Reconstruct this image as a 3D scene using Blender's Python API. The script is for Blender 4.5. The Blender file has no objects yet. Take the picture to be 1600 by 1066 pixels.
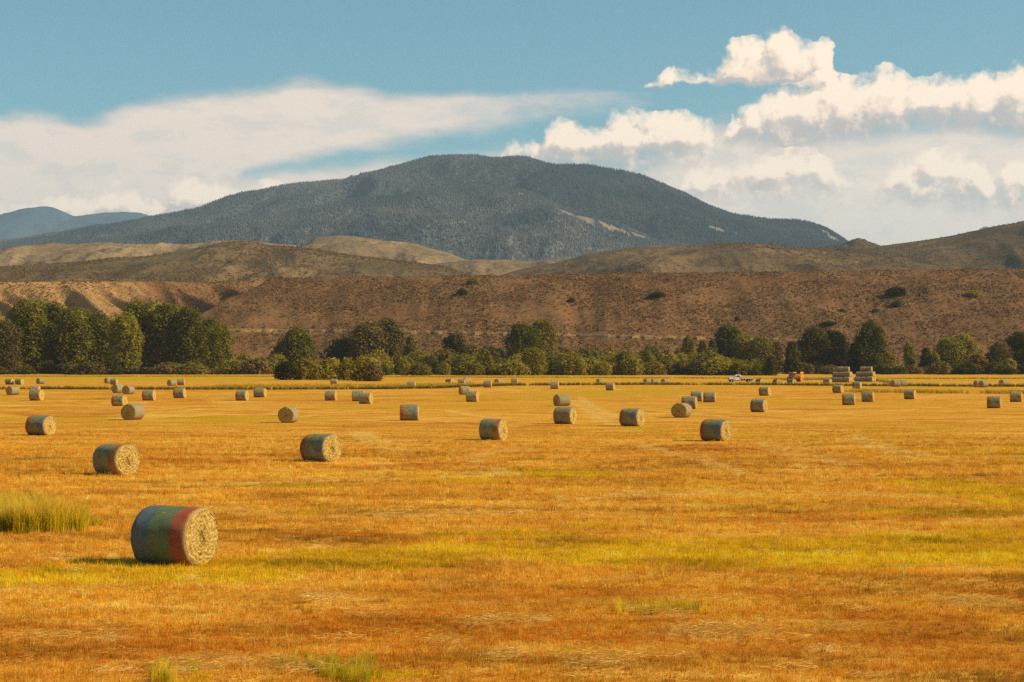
import bpy, bmesh, math, random
import numpy as np
from mathutils import Vector, Matrix, Euler

R = math.radians
random.seed(7)
rng = np.random.default_rng(11)
SC = bpy.context.scene
COL = SC.collection

# ------------------------------------------------------------------ camera
CAMZ = 4.45          # eye height above the near field (a raised road)
FPX = 2986.0         # focal length in pixels of the 1600 px wide photograph
HOR = 582.0          # row of the horizon in the photograph
cam_d = bpy.data.cameras.new('camera')
cam = bpy.data.objects.new('camera', cam_d)
COL.objects.link(cam)
cam_d.sensor_width = 36.0
cam_d.lens = FPX / 1600.0 * 36.0
cam_d.clip_start = 0.5
cam_d.clip_end = 60000.0
cam.location = (0, 0, CAMZ)
cam.rotation_euler = (R(90) + math.atan((HOR - 533.0) / FPX), 0, 0)
SC.camera = cam

# ------------------------------------------------------------------ light and exposure
SUN_EL = R(33)
SUN_AZ = R(99)       # clockwise from +Y: from the right, a little behind the camera
sun_dir = Vector((math.sin(SUN_AZ) * math.cos(SUN_EL), math.cos(SUN_AZ) * math.cos(SUN_EL), math.sin(SUN_EL)))
sun_d = bpy.data.lights.new('sun', 'SUN')
sun_d.energy = 5.0
sun_d.angle = R(0.53)
sun_d.color = (1.0, 0.86, 0.66)
sun = bpy.data.objects.new('sun', sun_d)
COL.objects.link(sun)
sun.rotation_euler = sun_dir.to_track_quat('Z', 'Y').to_euler()
vs = SC.view_settings
vs.view_transform = 'Standard'
vs.look = 'None'
EXPO = 0.35
vs.exposure = EXPO
vs.gamma = 1.0
vs.use_curve_mapping = False
SC.render.engine = 'CYCLES'
cy = SC.cycles
cy.max_bounces = 6
cy.diffuse_bounces = 3
cy.glossy_bounces = 2
cy.transmission_bounces = 3
cy.volume_bounces = 1
cy.transparent_max_bounces = 8
cy.caustics_reflective = False
cy.caustics_refractive = False
cy.use_denoising = False
cy.sample_clamp_indirect = 3.0
cy.sample_clamp_direct = 12.0


# ------------------------------------------------------------------ node helper
class NT:
    def __init__(self, tree):
        self.t = tree

    def n(self, typ, ins=None, **props):
        nd = self.t.nodes.new(typ)
        for k, v in props.items():
            setattr(nd, k, v)
        for k, v in (ins or {}).items():
            self.set(nd, k, v)
        return nd

    def set(self, nd, k, v):
        s = nd.inputs[k]
        if isinstance(v, bpy.types.NodeSocket):
            self.t.links.new(v, s)
        elif isinstance(v, bpy.types.Node):
            self.t.links.new(v.outputs[0], s)
        elif isinstance(v, (tuple, list)) and s.type == 'RGBA' and len(v) == 3:
            s.default_value = (*v, 1.0)
        else:
            s.default_value = v

    def m(self, op, a, b=0.0, c=0.0, clamp=False):
        nd = self.t.nodes.new('ShaderNodeMath')
        nd.operation = op
        nd.use_clamp = clamp
        self.set(nd, 0, a)
        self.set(nd, 1, b)
        self.set(nd, 2, c)
        return nd.outputs[0]

    def vm(self, op, a, b=(0, 0, 0), s=None):
        nd = self.t.nodes.new('ShaderNodeVectorMath')
        nd.operation = op
        self.set(nd, 0, a)
        self.set(nd, 1, b)
        if s is not None:
            self.set(nd, 'Scale', s)
        return nd.outputs['Value'] if op in ('DOT_PRODUCT', 'LENGTH', 'DISTANCE') else nd.outputs['Vector']

    def mix(self, f, a, b, typ='MIX'):
        nd = self.t.nodes.new('ShaderNodeMix')
        nd.data_type = 'RGBA'
        nd.blend_type = typ
        nd.clamp_factor = True
        self.set(nd, 0, f)
        self.set(nd, 6, a)
        self.set(nd, 7, b)
        return nd.outputs[2]

    def ss(self, x, lo, hi):
        nd = self.t.nodes.new('ShaderNodeMapRange')
        nd.interpolation_type = 'SMOOTHSTEP'
        self.set(nd, 'Value', x)
        self.set(nd, 'From Min', lo)
        self.set(nd, 'From Max', hi)
        return nd.outputs[0]

    def noise(self, vec, scale=1.0, detail=3.0, rough=0.55, dist=0.0):
        nd = self.n('ShaderNodeTexNoise', {'Vector': vec, 'Scale': scale, 'Detail': detail, 'Roughness': rough, 'Distortion': dist})
        return nd.outputs[0]

    def ramp(self, f, stops):
        nd = self.t.nodes.new('ShaderNodeValToRGB')
        self.set(nd, 0, f)
        e = nd.color_ramp.elements
        while len(e) < len(stops):
            e.new(0.5)
        for el, (p, c) in zip(e, stops):
            el.position = p
            el.color = (*c, 1.0)
        return nd.outputs[0]


# ------------------------------------------------------------------ world: sky with clouds
world = bpy.data.worlds.new('World')
SC.world = world
world.use_nodes = True
world.cycles.sampling_method = 'NONE'


def px_dir(px, py):
    """azimuth and elevation (radians) of a row and column of the photograph"""
    dx = (px - 800.0) / FPX
    dz = (HOR - py) / FPX
    return math.atan(dx), math.atan2(dz, math.hypot(1.0, dx))


# outlines of the cloud decks in this sky: (column, row) pairs, turned into azimuth and elevation below
DECKS = [  # top, base, softness of the base in pixels
    ([(985, 150), (1003, 138), (1015, 124), (1035, 113), (1060, 106), (1100, 101), (1120, 98), (1130, 84), (1145, 64), (1165, 58), (1190, 52), (1212, 38), (1235, 42), (1258, 58), (1275, 64), (1292, 52), (1303, 66), (1312, 120), (1325, 175)],
     [(985, 135), (1010, 136), (1060, 130), (1100, 127), (1122, 134), (1200, 137), (1250, 138), (1325, 140)], 12),
    ([(1105, 260), (1122, 215), (1140, 186), (1165, 160), (1185, 142), (1240, 128), (1300, 108), (1345, 110), (1360, 100), (1385, 98), (1412, 107), (1432, 120), (1446, 119), (1480, 109), (1530, 105), (1570, 99), (1600, 95), (1700, 104), (1760, 96), (1830, 125), (1890, 200)],
     [(1105, 232), (1150, 236), (1200, 246), (1280, 250), (1325, 238), (1365, 222), (1440, 216), (1500, 216), (1600, 222), (1890, 215)], 46),
    ([(765, 262), (783, 232), (800, 214), (830, 209), (848, 196), (862, 181), (885, 181), (900, 193), (922, 191), (938, 185), (953, 172), (975, 166), (1000, 171), (1020, 175), (1060, 169), (1088, 172), (1106, 186), (1118, 206), (1140, 250)],
     [(765, 262), (850, 272), (950, 280), (1050, 275), (1140, 262)], 50),
    ([(1050, 320), (1080, 268), (1130, 240), (1200, 234), (1250, 230), (1290, 245), (1330, 262), (1375, 266), (1410, 252), (1440, 236), (1470, 228), (1510, 232), (1538, 250), (1553, 268), (1568, 255), (1590, 243), (1620, 240), (1700, 252), (1800, 240), (1900, 320)],
     [(1050, 330), (1200, 330), (1400, 335), (1600, 350), (1900, 340)], 80),
    ([(-330, 340), (-280, 285), (-200, 262), (-120, 290), (0, 322), (60, 312), (100, 301), (150, 285), (170, 278), (190, 280), (212, 290), (248, 303), (258, 287), (275, 280), (300, 283), (325, 275), (336, 269), (350, 275), (362, 286), (380, 288), (400, 282), (430, 280), (450, 287), (466, 305), (480, 340)],
     [(-330, 345), (100, 360), (300, 355), (480, 340)], 50),
]
SHEETS = [
    ([(-700, 220), (-300, 183), (0, 168), (60, 164), (100, 168), (200, 160), (240, 145), (300, 142), (400, 132), (480, 120), (540, 122), (575, 128), (610, 136), (700, 128), (800, 120), (900, 114), (1000, 118), (1080, 130)],
     [(-700, 430), (0, 430), (180, 430), (320, 400), (390, 300), (450, 272), (600, 246), (700, 236), (800, 232), (900, 224), (1000, 215), (1080, 205)], 9, 20),
    ([(250, 330), (330, 275), (400, 252), (500, 242), (600, 235), (700, 228), (780, 221), (820, 230), (880, 255)],
     [(250, 430), (400, 430), (880, 430)], 12, 30),
    ([(740, 290), (800, 258), (900, 246), (1000, 240), (1070, 200), (1090, 178), (1130, 172), (1180, 180), (1300, 190), (1400, 185), (1500, 180), (1600, 185), (1800, 180), (2000, 250)],
     [(740, 430), (2000, 430)], 14, 30),
]
AZ0, AZ1, ELM = -.42, .42, .22


def cloud_curve(h, x, pts):
    nd = h.t.nodes.new('ShaderNodeFloatCurve')
    cu = nd.mapping.curves[0]
    pp = []
    for px, py in pts:
        a, e = px_dir(px, py)
        pp.append((min(1, max(0, (a - AZ0) / (AZ1 - AZ0))), min(1, max(0, e / ELM))))
    while len(cu.points) < len(pp):
        cu.points.new(.5, .5)
    for p, q in zip(cu.points, pp):
        p.location = q
        p.handle_type = 'AUTO_CLAMPED'
    nd.mapping.extend = 'HORIZONTAL'
    nd.mapping.update()
    h.set(nd, 1, x)
    return h.m('MULTIPLY', nd.outputs[0], ELM)


def new_group(name, outs):
    g = bpy.data.node_groups.new(name, 'ShaderNodeTree')
    g.interface.new_socket('Vector', in_out='INPUT', socket_type='NodeSocketVector')
    for o in outs:
        g.interface.new_socket(o, in_out='OUTPUT', socket_type='NodeSocketFloat')
    h = NT(g)
    return g, h, g.nodes.new('NodeGroupInput').outputs[0], g.nodes.new('NodeGroupOutput')


def noise2(h, vec, scale, detail, rough):
    return h.n('ShaderNodeTexNoise', {'Vector': vec, 'Scale': scale, 'Detail': detail, 'Roughness': rough}, noise_dimensions='2D')


def cumulus_group():
    g, h, v, go = new_group('cumulus_density', ['Density', 'Height'])
    warp = noise2(h, v, 60.0, 3.0, .6)
    vw = h.vm('ADD', v, h.vm('SCALE', h.vm('SUBTRACT', warp.outputs['Color'], (.5, .5, .5)), s=.011))
    sp = h.n('ShaderNodeSeparateXYZ', {0: vw})
    x = h.m('MULTIPLY_ADD', sp.outputs[0], 1 / (AZ1 - AZ0), -AZ0 / (AZ1 - AZ0))
    el = sp.outputs[1]
    c = hh = None
    for top, base, soft in DECKS:
        lo = max(AZ0, px_dir(top[0][0], 300)[0])
        hi = px_dir(top[-1][0], 300)[0]
        tp = cloud_curve(h, x, top)
        bt = cloud_curve(h, x, base)
        up = h.m('MULTIPLY', h.m('SUBTRACT', tp, el), FPX / 34.)
        dn = h.m('MULTIPLY', h.m('SUBTRACT', el, bt), FPX / soft)
        side = h.m('MULTIPLY', h.m('MINIMUM', h.m('SUBTRACT', sp.outputs[0], lo), h.m('SUBTRACT', hi, sp.outputs[0])), FPX / 12.)
        d = h.m('MINIMUM', h.m('MINIMUM', up, dn), h.m('MINIMUM', side, 1.25))
        rel = h.m('DIVIDE', h.m('SUBTRACT', el, bt), h.m('MAXIMUM', h.m('SUBTRACT', tp, bt), .004))
        rel = h.m('MULTIPLY', rel, h.m('GREATER_THAN', d, 0.0))
        c = d if c is None else h.m('MAXIMUM', c, d)
        hh = rel if hh is None else h.m('MAXIMUM', hh, rel)
    # out of view the clouds go on, kept sparse to cut their fill light
    away = h.ss(h.m('ABSOLUTE', sp.outputs[0]), .36, .46)
    n1 = noise2(h, h.vm('MULTIPLY', v, (9., 20., 1.)), 1.0, 2.0, .5).outputs[0]
    gen = h.m('MULTIPLY_ADD', h.m('SUBTRACT', n1, .57), 7.0, h.m('MULTIPLY', h.ss(el, .07, .19), -2.2))
    gen = h.m('ADD', h.m('MINIMUM', gen, 1.25), h.m('MULTIPLY_ADD', away, 6.0, -6.0))
    c = h.m('MAXIMUM', h.m('MAXIMUM', c, gen), -2.0)
    hh = h.m('MAXIMUM', hh, h.m('MULTIPLY', away, .6))
    vor = h.n('ShaderNodeTexVoronoi', {'Vector': vw, 'Scale': 52.0, 'Detail': 2.0, 'Roughness': .5, 'Lacunarity': 2.3, 'Smoothness': .4}, feature='SMOOTH_F1', voronoi_dimensions='2D', normalize=True)
    fb = noise2(h, v, 170.0, 4.0, .65).outputs[0]
    puff = h.m('MULTIPLY_ADD', h.ss(hh, .0, .55), .72, .28)      # billows above, flat soft bases
    c = h.m('ADD', c, h.m('MULTIPLY', h.m('SUBTRACT', .36, vor.outputs['Distance']), h.m('MULTIPLY', puff, 2.2)))
    c = h.m('ADD', c, h.m('MULTIPLY', h.m('SUBTRACT', fb, .5), h.m('MULTIPLY', puff, .7)))
    g.links.new(c, go.inputs[0])
    g.links.new(hh, go.inputs[1])
    return g


def sheet_group():
    g, h, v, go = new_group('sheet_density', ['Density'])
    wl = noise2(h, h.vm('MULTIPLY', v, (14., 34., 1.)), 1.0, 3.0, .55)
    vw = h.vm('ADD', v, h.vm('MULTIPLY', h.vm('SUBTRACT', wl.outputs['Color'], (.5, .5, .5)), (.03, .012, 0)))
    sp = h.n('ShaderNodeSeparateXYZ', {0: vw})
    x = h.m('MULTIPLY_ADD', sp.outputs[0], 1 / (AZ1 - AZ0), -AZ0 / (AZ1 - AZ0))
    el = sp.outputs[1]
    s = None
    for top, base, st, sb in SHEETS:
        hi = px_dir(top[-1][0], 300)[0]
        lo = max(AZ0, px_dir(top[0][0], 300)[0])
        up = h.m('MULTIPLY', h.m('SUBTRACT', cloud_curve(h, x, top), el), FPX / (st * 3))
        dn = h.m('MULTIPLY', h.m('SUBTRACT', el, cloud_curve(h, x, base)), FPX / (sb * 2))
        side = h.m('MULTIPLY', h.m('MINIMUM', h.m('SUBTRACT', sp.outputs[0], lo), h.m('SUBTRACT', hi, sp.outputs[0])), FPX / 60.)
        d = h.m('MINIMUM', h.m('MINIMUM', up, dn), h.m('MINIMUM', side, 1.2))
        if s is None:      # the high veil thins out to the right
            d = h.m('MULTIPLY_ADD', h.ss(sp.outputs[0], px_dir(480, 300)[0], px_dir(1060, 300)[0]), -1.0, d)
        s = d if s is None else h.m('SMOOTH_MAX', s, d, .3)
    away = h.ss(h.m('ABSOLUTE', sp.outputs[0]), .34, .46)
    n2 = noise2(h, h.vm('MULTIPLY', v, (3., 14., 1.)), 1.0, 2.0, .5).outputs[0]
    gen = h.m('MULTIPLY_ADD', h.m('SUBTRACT', n2, .52), 5.0, h.m('MULTIPLY', h.ss(el, .08, .22), -2.0))
    s = h.m('MAXIMUM', s, h.m('ADD', h.m('MINIMUM', gen, 1.1), h.m('MULTIPLY_ADD', away, 6.0, -6.0)))
    st = noise2(h, h.vm('MULTIPLY', v, (26., 80., 1.)), 1.0, 4.0, .6).outputs[0]
    s = h.m('ADD', h.m('MAXIMUM', s, -1.5), h.m('MULTIPLY', h.m('SUBTRACT', st, .5), .8))
    g.links.new(s, go.inputs[0])
    return g


def build_world():
    t = world.node_tree
    t.nodes.clear()
    h = NT(t)
    out = t.nodes.new('ShaderNodeOutputWorld')
    sky = t.nodes.new('ShaderNodeTexSky')
    sky.sky_type = 'NISHITA'
    sky.sun_disc = False
    sky.sun_elevation = SUN_EL
    sky.sun_rotation = SUN_AZ
    sky.altitude = 600.0
    sky.air_density = 1.0
    sky.dust_density = 1.2
    sky.ozone_density = 1.0
    K = 0.110
    skyc = h.mix(1.0, sky.outputs[0], (.440, .765, .735), 'MULTIPLY')
    tc = t.nodes.new('ShaderNodeTexCoord')
    d = h.vm('NORMALIZE', tc.outputs['Generated'])
    sp = h.n('ShaderNodeSeparateXYZ', {0: d})
    az = h.m('ARCTAN2', sp.outputs[0], sp.outputs[1])
    el = h.m('ARCSINE', sp.outputs[2])
    v = h.n('ShaderNodeCombineXYZ', {0: az, 1: el}).outputs[0]
    cg, sg = cumulus_group(), sheet_group()
    g0, g1, g2 = (t.nodes.new('ShaderNodeGroup') for _ in range(3))
    g0.node_tree = g1.node_tree = cg
    g2.node_tree = sg
    h.set(g0, 0, v)
    h.set(g1, 0, h.vm('ADD', v, (.0045, .0055, 0)))
    h.set(g2, 0, v)
    c0, s0 = g0.outputs[0], g2.outputs[0]

    def k(*c):
        return tuple(x / K / 2 ** EXPO for x in c)
    ca = h.ss(c0, .0, .85)
    sa = h.m('MULTIPLY', h.ss(s0, .0, 1.0), .92)
    relief = h.ss(h.m('SUBTRACT', c0, g1.outputs[0]), -.50, .50)
    high = h.ss(g0.outputs[1], .05, 1.0)
    lit = h.m('MULTIPLY_ADD', relief, .62, h.m('MULTIPLY_ADD', high, .34, -.02), clamp=True)  # sunlit sides and grey bases are painted into the cloud colour
    sheet_col = h.mix(h.ss(s0, .2, 1.2), k(.78, .68, .58), k(1.10, .87, .68))
    cum_col = h.ramp(lit, [(.06, (.45, .47, .48)), (.27, (.64, .61, .57)), (.48, (.88, .78, .66)), (.70, (1.0, .93, .79))])
    cum_col = h.mix(1.0, cum_col, k(1.30, 1.12, .98), 'MULTIPLY')
    mott = noise2(h, h.vm('MULTIPLY', v, (30., 75., 1.)), 1.0, 4.0, .6).outputs[0]
    sheet_col = h.mix(h.m('MULTIPLY', h.ss(mott, .46, .66), .7), sheet_col, k(.86, .75, .64))
    col = h.mix(sa, skyc, sheet_col)
    col = h.mix(ca, col, cum_col)
    b_cloud = h.n('ShaderNodeBackground', {'Color': col, 'Strength': K})
    b_clear = h.n('ShaderNodeBackground', {'Color': skyc, 'Strength': K})
    low = h.m('LESS_THAN', h.m('ABSOLUTE', h.m('SUBTRACT', el, .12)), .14)
    mx = h.n('ShaderNodeMixShader', {0: low, 1: b_clear.outputs[0], 2: b_cloud.outputs[0]})
    t.links.new(mx.outputs[0], out.inputs[0])


build_world()


# ------------------------------------------------------------------ numpy noise
def _hash(ix, iy, seed):
    h = (ix.astype(np.int64) * 374761393 + iy.astype(np.int64) * 668265263 + seed * 1442695041) & 0x7fffffff
    h = ((h ^ (h >> 13)) * 1274126177) & 0x7fffffff
    h = ((h ^ (h >> 16)) * 2246822519) & 0x7fffffff
    return (h ^ (h >> 15)) & 0xffff


def pnoise(x, y, seed=0):
    """gradient noise, about -0.7 .. 0.7"""
    x = np.asarray(x, float)
    y = np.asarray(y, float)
    x0, y0 = np.floor(x), np.floor(y)
    fx, fy = x - x0, y - y0
    u = fx * fx * fx * (fx * (fx * 6 - 15) + 10)
    w = fy * fy * fy * (fy * (fy * 6 - 15) + 10)
    out = 0
    for dx in (0, 1):
        for dy in (0, 1):
            a = _hash(x0 + dx, y0 + dy, seed) / 65536.0 * 2 * math.pi
            g = np.cos(a) * (fx - dx) + np.sin(a) * (fy - dy)
            out = out + g * (u if dx else 1 - u) * (w if dy else 1 - w)
    return out


def fbm(x, y, octaves=4, seed=0, gain=.5, ridged=False):
    s, a, tot = 0, 1.0, 0
    for o in range(octaves):
        n = pnoise(x * 2 ** o + 13.7 * o, y * 2 ** o - 7.3 * o, seed + o)
        s = s + a * ((1 - 2.2 * np.abs(n)) if ridged else n * 1.5)
        tot += a
        a *= gain
    return s / tot


def sstep(x, a, b):
    t = np.clip((np.asarray(x, float) - a) / (b - a), 0, 1)
    return t * t * (3 - 2 * t)


# ------------------------------------------------------------------ object helpers
def tag(o, label=None, cat=None, group=None, kind=None):
    if label:
        o['label'] = label
    if cat:
        o['category'] = cat
    if group:
        o['group'] = group
    if kind:
        o['kind'] = kind
    return o


def mesh_obj(name, verts, faces, mat=None, parent=None, smooth=False, mats=None, fmat=None):
    me = bpy.data.meshes.new(name)
    me.from_pydata(verts if isinstance(verts, list) else [tuple(v) for v in verts], [], faces)
    for m in (mats or ([mat] if mat else [])):
        me.materials.append(m)
    if fmat is not None:
        me.polygons.foreach_set('material_index', fmat)
    if smooth:
        me.polygons.foreach_set('use_smooth', [True] * len(me.polygons))
    me.update()
    o = bpy.data.objects.new(name, me)
    COL.objects.link(o)
    o.parent = parent
    return o


def grid_obj(name, X, Y, Z, mat, smooth=True):
    ny, nx = X.shape
    me = bpy.data.meshes.new(name)
    v = np.stack([X, Y, Z], -1).reshape(-1, 3).astype(np.float32)
    i = np.arange(ny * nx).reshape(ny, nx)
    f = np.stack([i[:-1, :-1], i[:-1, 1:], i[1:, 1:], i[1:, :-1]], -1).reshape(-1, 4)
    me.vertices.add(len(v))
    me.vertices.foreach_set('co', v.ravel())
    me.loops.add(f.size)
    me.loops.foreach_set('vertex_index', f.ravel().astype(np.int32))
    me.polygons.add(len(f))
    me.polygons.foreach_set('loop_start', (np.arange(len(f)) * 4).astype(np.int32))
    me.polygons.foreach_set('use_smooth', np.full(len(f), smooth))
    me.update()
    me.validate()
    if mat:
        me.materials.append(mat)
    o = bpy.data.objects.new(name, me)
    COL.objects.link(o)
    return o


def empty(name, loc=(0, 0, 0), rz=0.0):
    o = bpy.data.objects.new(name, None)
    COL.objects.link(o)
    o.location = loc
    o.rotation_euler = (0, 0, rz)
    return o


def copy_tree(o, parent=None):
    c = o.copy()
    COL.objects.link(c)
    c.parent = parent
    for ch in list(o.children):
        copy_tree(ch, c)
    return c


def material(name, rough=.9):
    m = bpy.data.materials.new(name)
    m.use_nodes = True
    t = m.node_tree
    b = t.nodes['Principled BSDF']
    b.inputs['Roughness'].default_value = rough
    b.inputs['Specular IOR Level'].default_value = .05
    return m, NT(t), b


def flat_mat(name, col, rough=.7, spec=.3, metallic=0., noise_amt=.18, scale=6.):
    m, h, b = material(name, rough)
    tc = h.n('ShaderNodeTexCoord')
    n = h.noise(tc.outputs['Object'], scale, 4., .6)
    c = h.mix(n, tuple(x * (1 - noise_amt) for x in col), tuple(min(1, x * (1 + noise_amt)) for x in col))
    h.set(b, 'Base Color', c)
    b.inputs['Specular IOR Level'].default_value = spec
    b.inputs['Metallic'].default_value = metallic
    return m


def scatter(name, pts, scl, rot, protos, idx=None, tilt=None, tint=None, kind='stuff', label=None, cat=None):
    """one object: instances of the prototype meshes on a cloud of points (geometry nodes)"""
    me = bpy.data.meshes.new(name)
    n = len(pts)
    me.vertices.add(n)
    me.vertices.foreach_set('co', np.asarray(pts, np.float32).ravel())
    a = me.attributes.new('scl', 'FLOAT', 'POINT')
    a.data.foreach_set('value', np.asarray(scl, np.float32))
    r3 = np.zeros((n, 3), np.float32)
    r3[:, 2] = rot
    if tilt is not None:
        r3[:, 0] = tilt
    a = me.attributes.new('rot', 'FLOAT_VECTOR', 'POINT')
    a.data.foreach_set('vector', r3.ravel())
    if idx is None:
        idx = rng.integers(0, len(protos), n)
    if tint is not None:
        a = me.attributes.new('tint', 'FLOAT_COLOR', 'POINT')
        a.data.foreach_set('color', np.concatenate([tint, np.ones((n, 1))], 1).astype(np.float32).ravel())
    a = me.attributes.new('pick', 'INT', 'POINT')
    a.data.foreach_set('value', np.asarray(idx, np.int32))
    me.update()
    o = bpy.data.objects.new(name, me)
    COL.objects.link(o)
    g = bpy.data.node_groups.new(name + '_scatter', 'GeometryNodeTree')
    g.interface.new_socket('Geometry', in_out='INPUT', socket_type='NodeSocketGeometry')
    g.interface.new_socket('Geometry', in_out='OUTPUT', socket_type='NodeSocketGeometry')
    gi = g.nodes.new('NodeGroupInput')
    go = g.nodes.new('NodeGroupOutput')
    join = g.nodes.new('GeometryNodeJoinGeometry')
    pick = g.nodes.new('GeometryNodeInputNamedAttribute')
    pick.data_type = 'INT'
    pick.inputs[0].default_value = 'pick'
    sc = g.nodes.new('GeometryNodeInputNamedAttribute')
    sc.data_type = 'FLOAT'
    sc.inputs[0].default_value = 'scl'
    ro = g.nodes.new('GeometryNodeInputNamedAttribute')
    ro.data_type = 'FLOAT_VECTOR'
    ro.inputs[0].default_value = 'rot'
    for k, p in enumerate(protos):
        oi = g.nodes.new('GeometryNodeObjectInfo')
        oi.inputs[0].default_value = p
        cmp_ = g.nodes.new('FunctionNodeCompare')
        cmp_.data_type = 'INT'
        cmp_.operation = 'EQUAL'
        g.links.new(pick.outputs[0], cmp_.inputs[2])
        cmp_.inputs[3].default_value = k
        ip = g.nodes.new('GeometryNodeInstanceOnPoints')
        g.links.new(gi.outputs[0], ip.inputs['Points'])
        g.links.new(cmp_.outputs[0], ip.inputs['Selection'])
        g.links.new(oi.outputs['Geometry'], ip.inputs['Instance'])
        g.links.new(ro.outputs[0], ip.inputs['Rotation'])
        g.links.new(sc.outputs[0], ip.inputs['Scale'])
        g.links.new(ip.outputs[0], join.inputs[0])
    g.links.new(join.outputs[0], go.inputs[0])
    md = o.modifiers.new('scatter', 'NODES')
    md.node_group = g
    tag(o, label, cat, None, kind)
    return o


def proto(name, verts, faces, mat, smooth=False):
    """a mesh that is only used through scatter(): kept out of the scene"""
    o = mesh_obj(name, verts, faces, mat, smooth=smooth)
    COL.objects.unlink(o)
    o.use_fake_user = True
    return o


# ------------------------------------------------------------------ the lie of the land
def ground_z(x, y):
    y = np.asarray(y, float)
    w = 32.0
    z = .0057 * w * np.log1p(np.exp(np.clip((y - 150) / w, -40, 40)))
    z = np.where(y > 860, .0057 * 710 + (y - 860) * .0012, z)
    z = np.minimum(z, 6.0)
    x = np.asarray(x, float)
    near = np.exp(-np.maximum(y - 20, 0) / 90.0)
    z = z + near * (.05 * fbm(x / 7.0, y / 7.0, 3, 5) + .03 * fbm(x / 1.4, y / 1.4, 2, 8)) + .10 * fbm(x / 45.0, y / 45.0, 2, 3)
    return z


def place(px, py):
    """point of the field seen at this column and row of the photograph"""
    sx, sz = (px - 800.0) / FPX, (HOR - py) / FPX
    ys = np.concatenate([np.arange(22, 300, .25), np.arange(300, 1000, .5)])
    d = CAMZ + sz * ys - ground_z(sx * ys, ys)
    k = np.argmax(d < 0)
    y = ys[k] if d[k] < 0 else 900.
    return float(sx * y), float(y), float(ground_z(sx * y, y))


def at_depth(px, y):
    x = (px - 800.0) / FPX * y
    return float(x), float(y), float(ground_z(x, y))


# ------------------------------------------------------------------ materials of the land
def pos_node(h):
    return h.n('ShaderNodeNewGeometry').outputs['Position']


def blob_mask(h, vec, blobs):
    """soft elliptical patches on the ground: (x, y, rx, ry)"""
    s = None
    for x, y, rx, ry in blobs:
        q = h.vm('MULTIPLY', h.vm('SUBTRACT', vec, (x, y, 0)), (1 / rx, 1 / ry, 0))
        d = h.m('SUBTRACT', 1.0, h.vm('DOT_PRODUCT', q, q))
        s = d if s is None else h.m('MAXIMUM', s, d)
    return s


def ground_patch(px, py, wpx, hpx):
    x, y, _ = place(px, py)
    y0, y1 = place(px, py + hpx)[1], place(px, py - hpx)[1]
    return (x, y, wpx / FPX * y, max(.5, (y1 - y0) / 2))


GREEN = [ground_patch(*a) for a in [
    (300, 888, 240, 24), (520, 872, 220, 18), (720, 860, 200, 16), (980, 862, 280, 22), (1250, 868, 320, 24), (1480, 858, 220, 30), (1180, 846, 240, 12), (820, 836, 120, 8), (430, 800, 90, 5), (1500, 800, 160, 8),
    (1480, 764, 150, 15), (1590, 776, 120, 18), (1420, 770, 90, 6), (860, 738, 90, 8), (700, 752, 90, 5), (900, 820, 60, 5), (540, 788, 40, 4), (360, 655, 130, 4), (60, 655, 90, 4), (250, 592, 200, 4), (100, 591, 160, 4), (1000, 612, 180, 4), (1560, 852, 110, 30),
    (60, 905, 90, 14), (450, 762, 110, 4), (1000, 668, 60, 3), (545, 1046, 60, 10), (255, 1056, 22, 12), (1080, 958, 50, 7), (860, 1022, 40, 9)]]
STRAW = [ground_patch(*a) for a in [
    (170, 1003, 60, 9), (1110, 1000, 95, 14), (470, 1035, 120, 14), (780, 972, 60, 7), (560, 930, 70, 5), (1300, 996, 30, 4), (55, 1001, 22, 4), (1050, 965, 70, 8), (1540, 945, 60, 6), (940, 1036, 50, 10), (690, 1004, 16, 4), (1290, 1036, 18, 8), (330, 1046, 60, 10), (790, 1030, 30, 7)]]
RED = [ground_patch(*a) for a in [(900, 985, 520, 60), (250, 1020, 420, 60), (1400, 1000, 420, 70), (1000, 922, 460, 22), (600, 1000, 420, 70), (1300, 812, 260, 14), (500, 838, 160, 9), (1100, 700, 200, 10), (600, 728, 200, 8), (250, 722, 160, 7), (1500, 700, 160, 8), (1560, 930, 200, 24)]]


def patch_mask(x, y, blobs, wob=.9, seed=0, soft=.7, gain=1.):
    """how far a place of the field lies inside one of the soft patches, with ragged edges"""
    s = np.full(np.shape(x), -9.)
    wx = x + 3.5 * fbm(x / 11., y / 11., 3, 80 + seed) * np.clip(y / 60., .4, 4)
    wy = y + 3.5 * fbm(x / 11., y / 11., 3, 90 + seed) * np.clip(y / 60., .4, 4)
    for bx, by, rx, ry in blobs:
        s = np.maximum(s, gain * (1 - ((wx - bx) / rx) ** 2 - ((wy - by) / ry) ** 2))
    s = s + wob * fbm(x / 2.6, y / 3.2, 4, 60 + seed, .6)
    return sstep(s, 0., soft)


TRACKS = [[(1000, 695), (1050, 708), (1100, 722), (1180, 742)], [(1190, 690), (1215, 708), (1240, 722), (1290, 730)], [(1240, 697), (1260, 712), (1330, 726)], [(895, 625), (915, 640), (940, 655), (960, 665)], [(905, 620), (935, 640), (962, 652)],
          [(545, 678), (575, 690), (600, 700), (640, 706)], [(1330, 680), (1400, 700), (1450, 712), (1600, 718)], [(1320, 686), (1390, 706), (1450, 718)], [(757, 742), (752, 722), (765, 709), (800, 702)], [(560, 676), (600, 688), (640, 696)], [(690, 640), (760, 652), (800, 668)], [(1010, 640), (1120, 650), (1180, 656)],
          [(330, 800), (520, 812), (700, 806), (880, 800)], [(200, 760), (420, 752), (640, 748), (800, 742)], [(900, 780), (1150, 770), (1400, 775)]]
TRACKS = [[place(*p)[:2] for p in t] for t in TRACKS]


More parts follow.
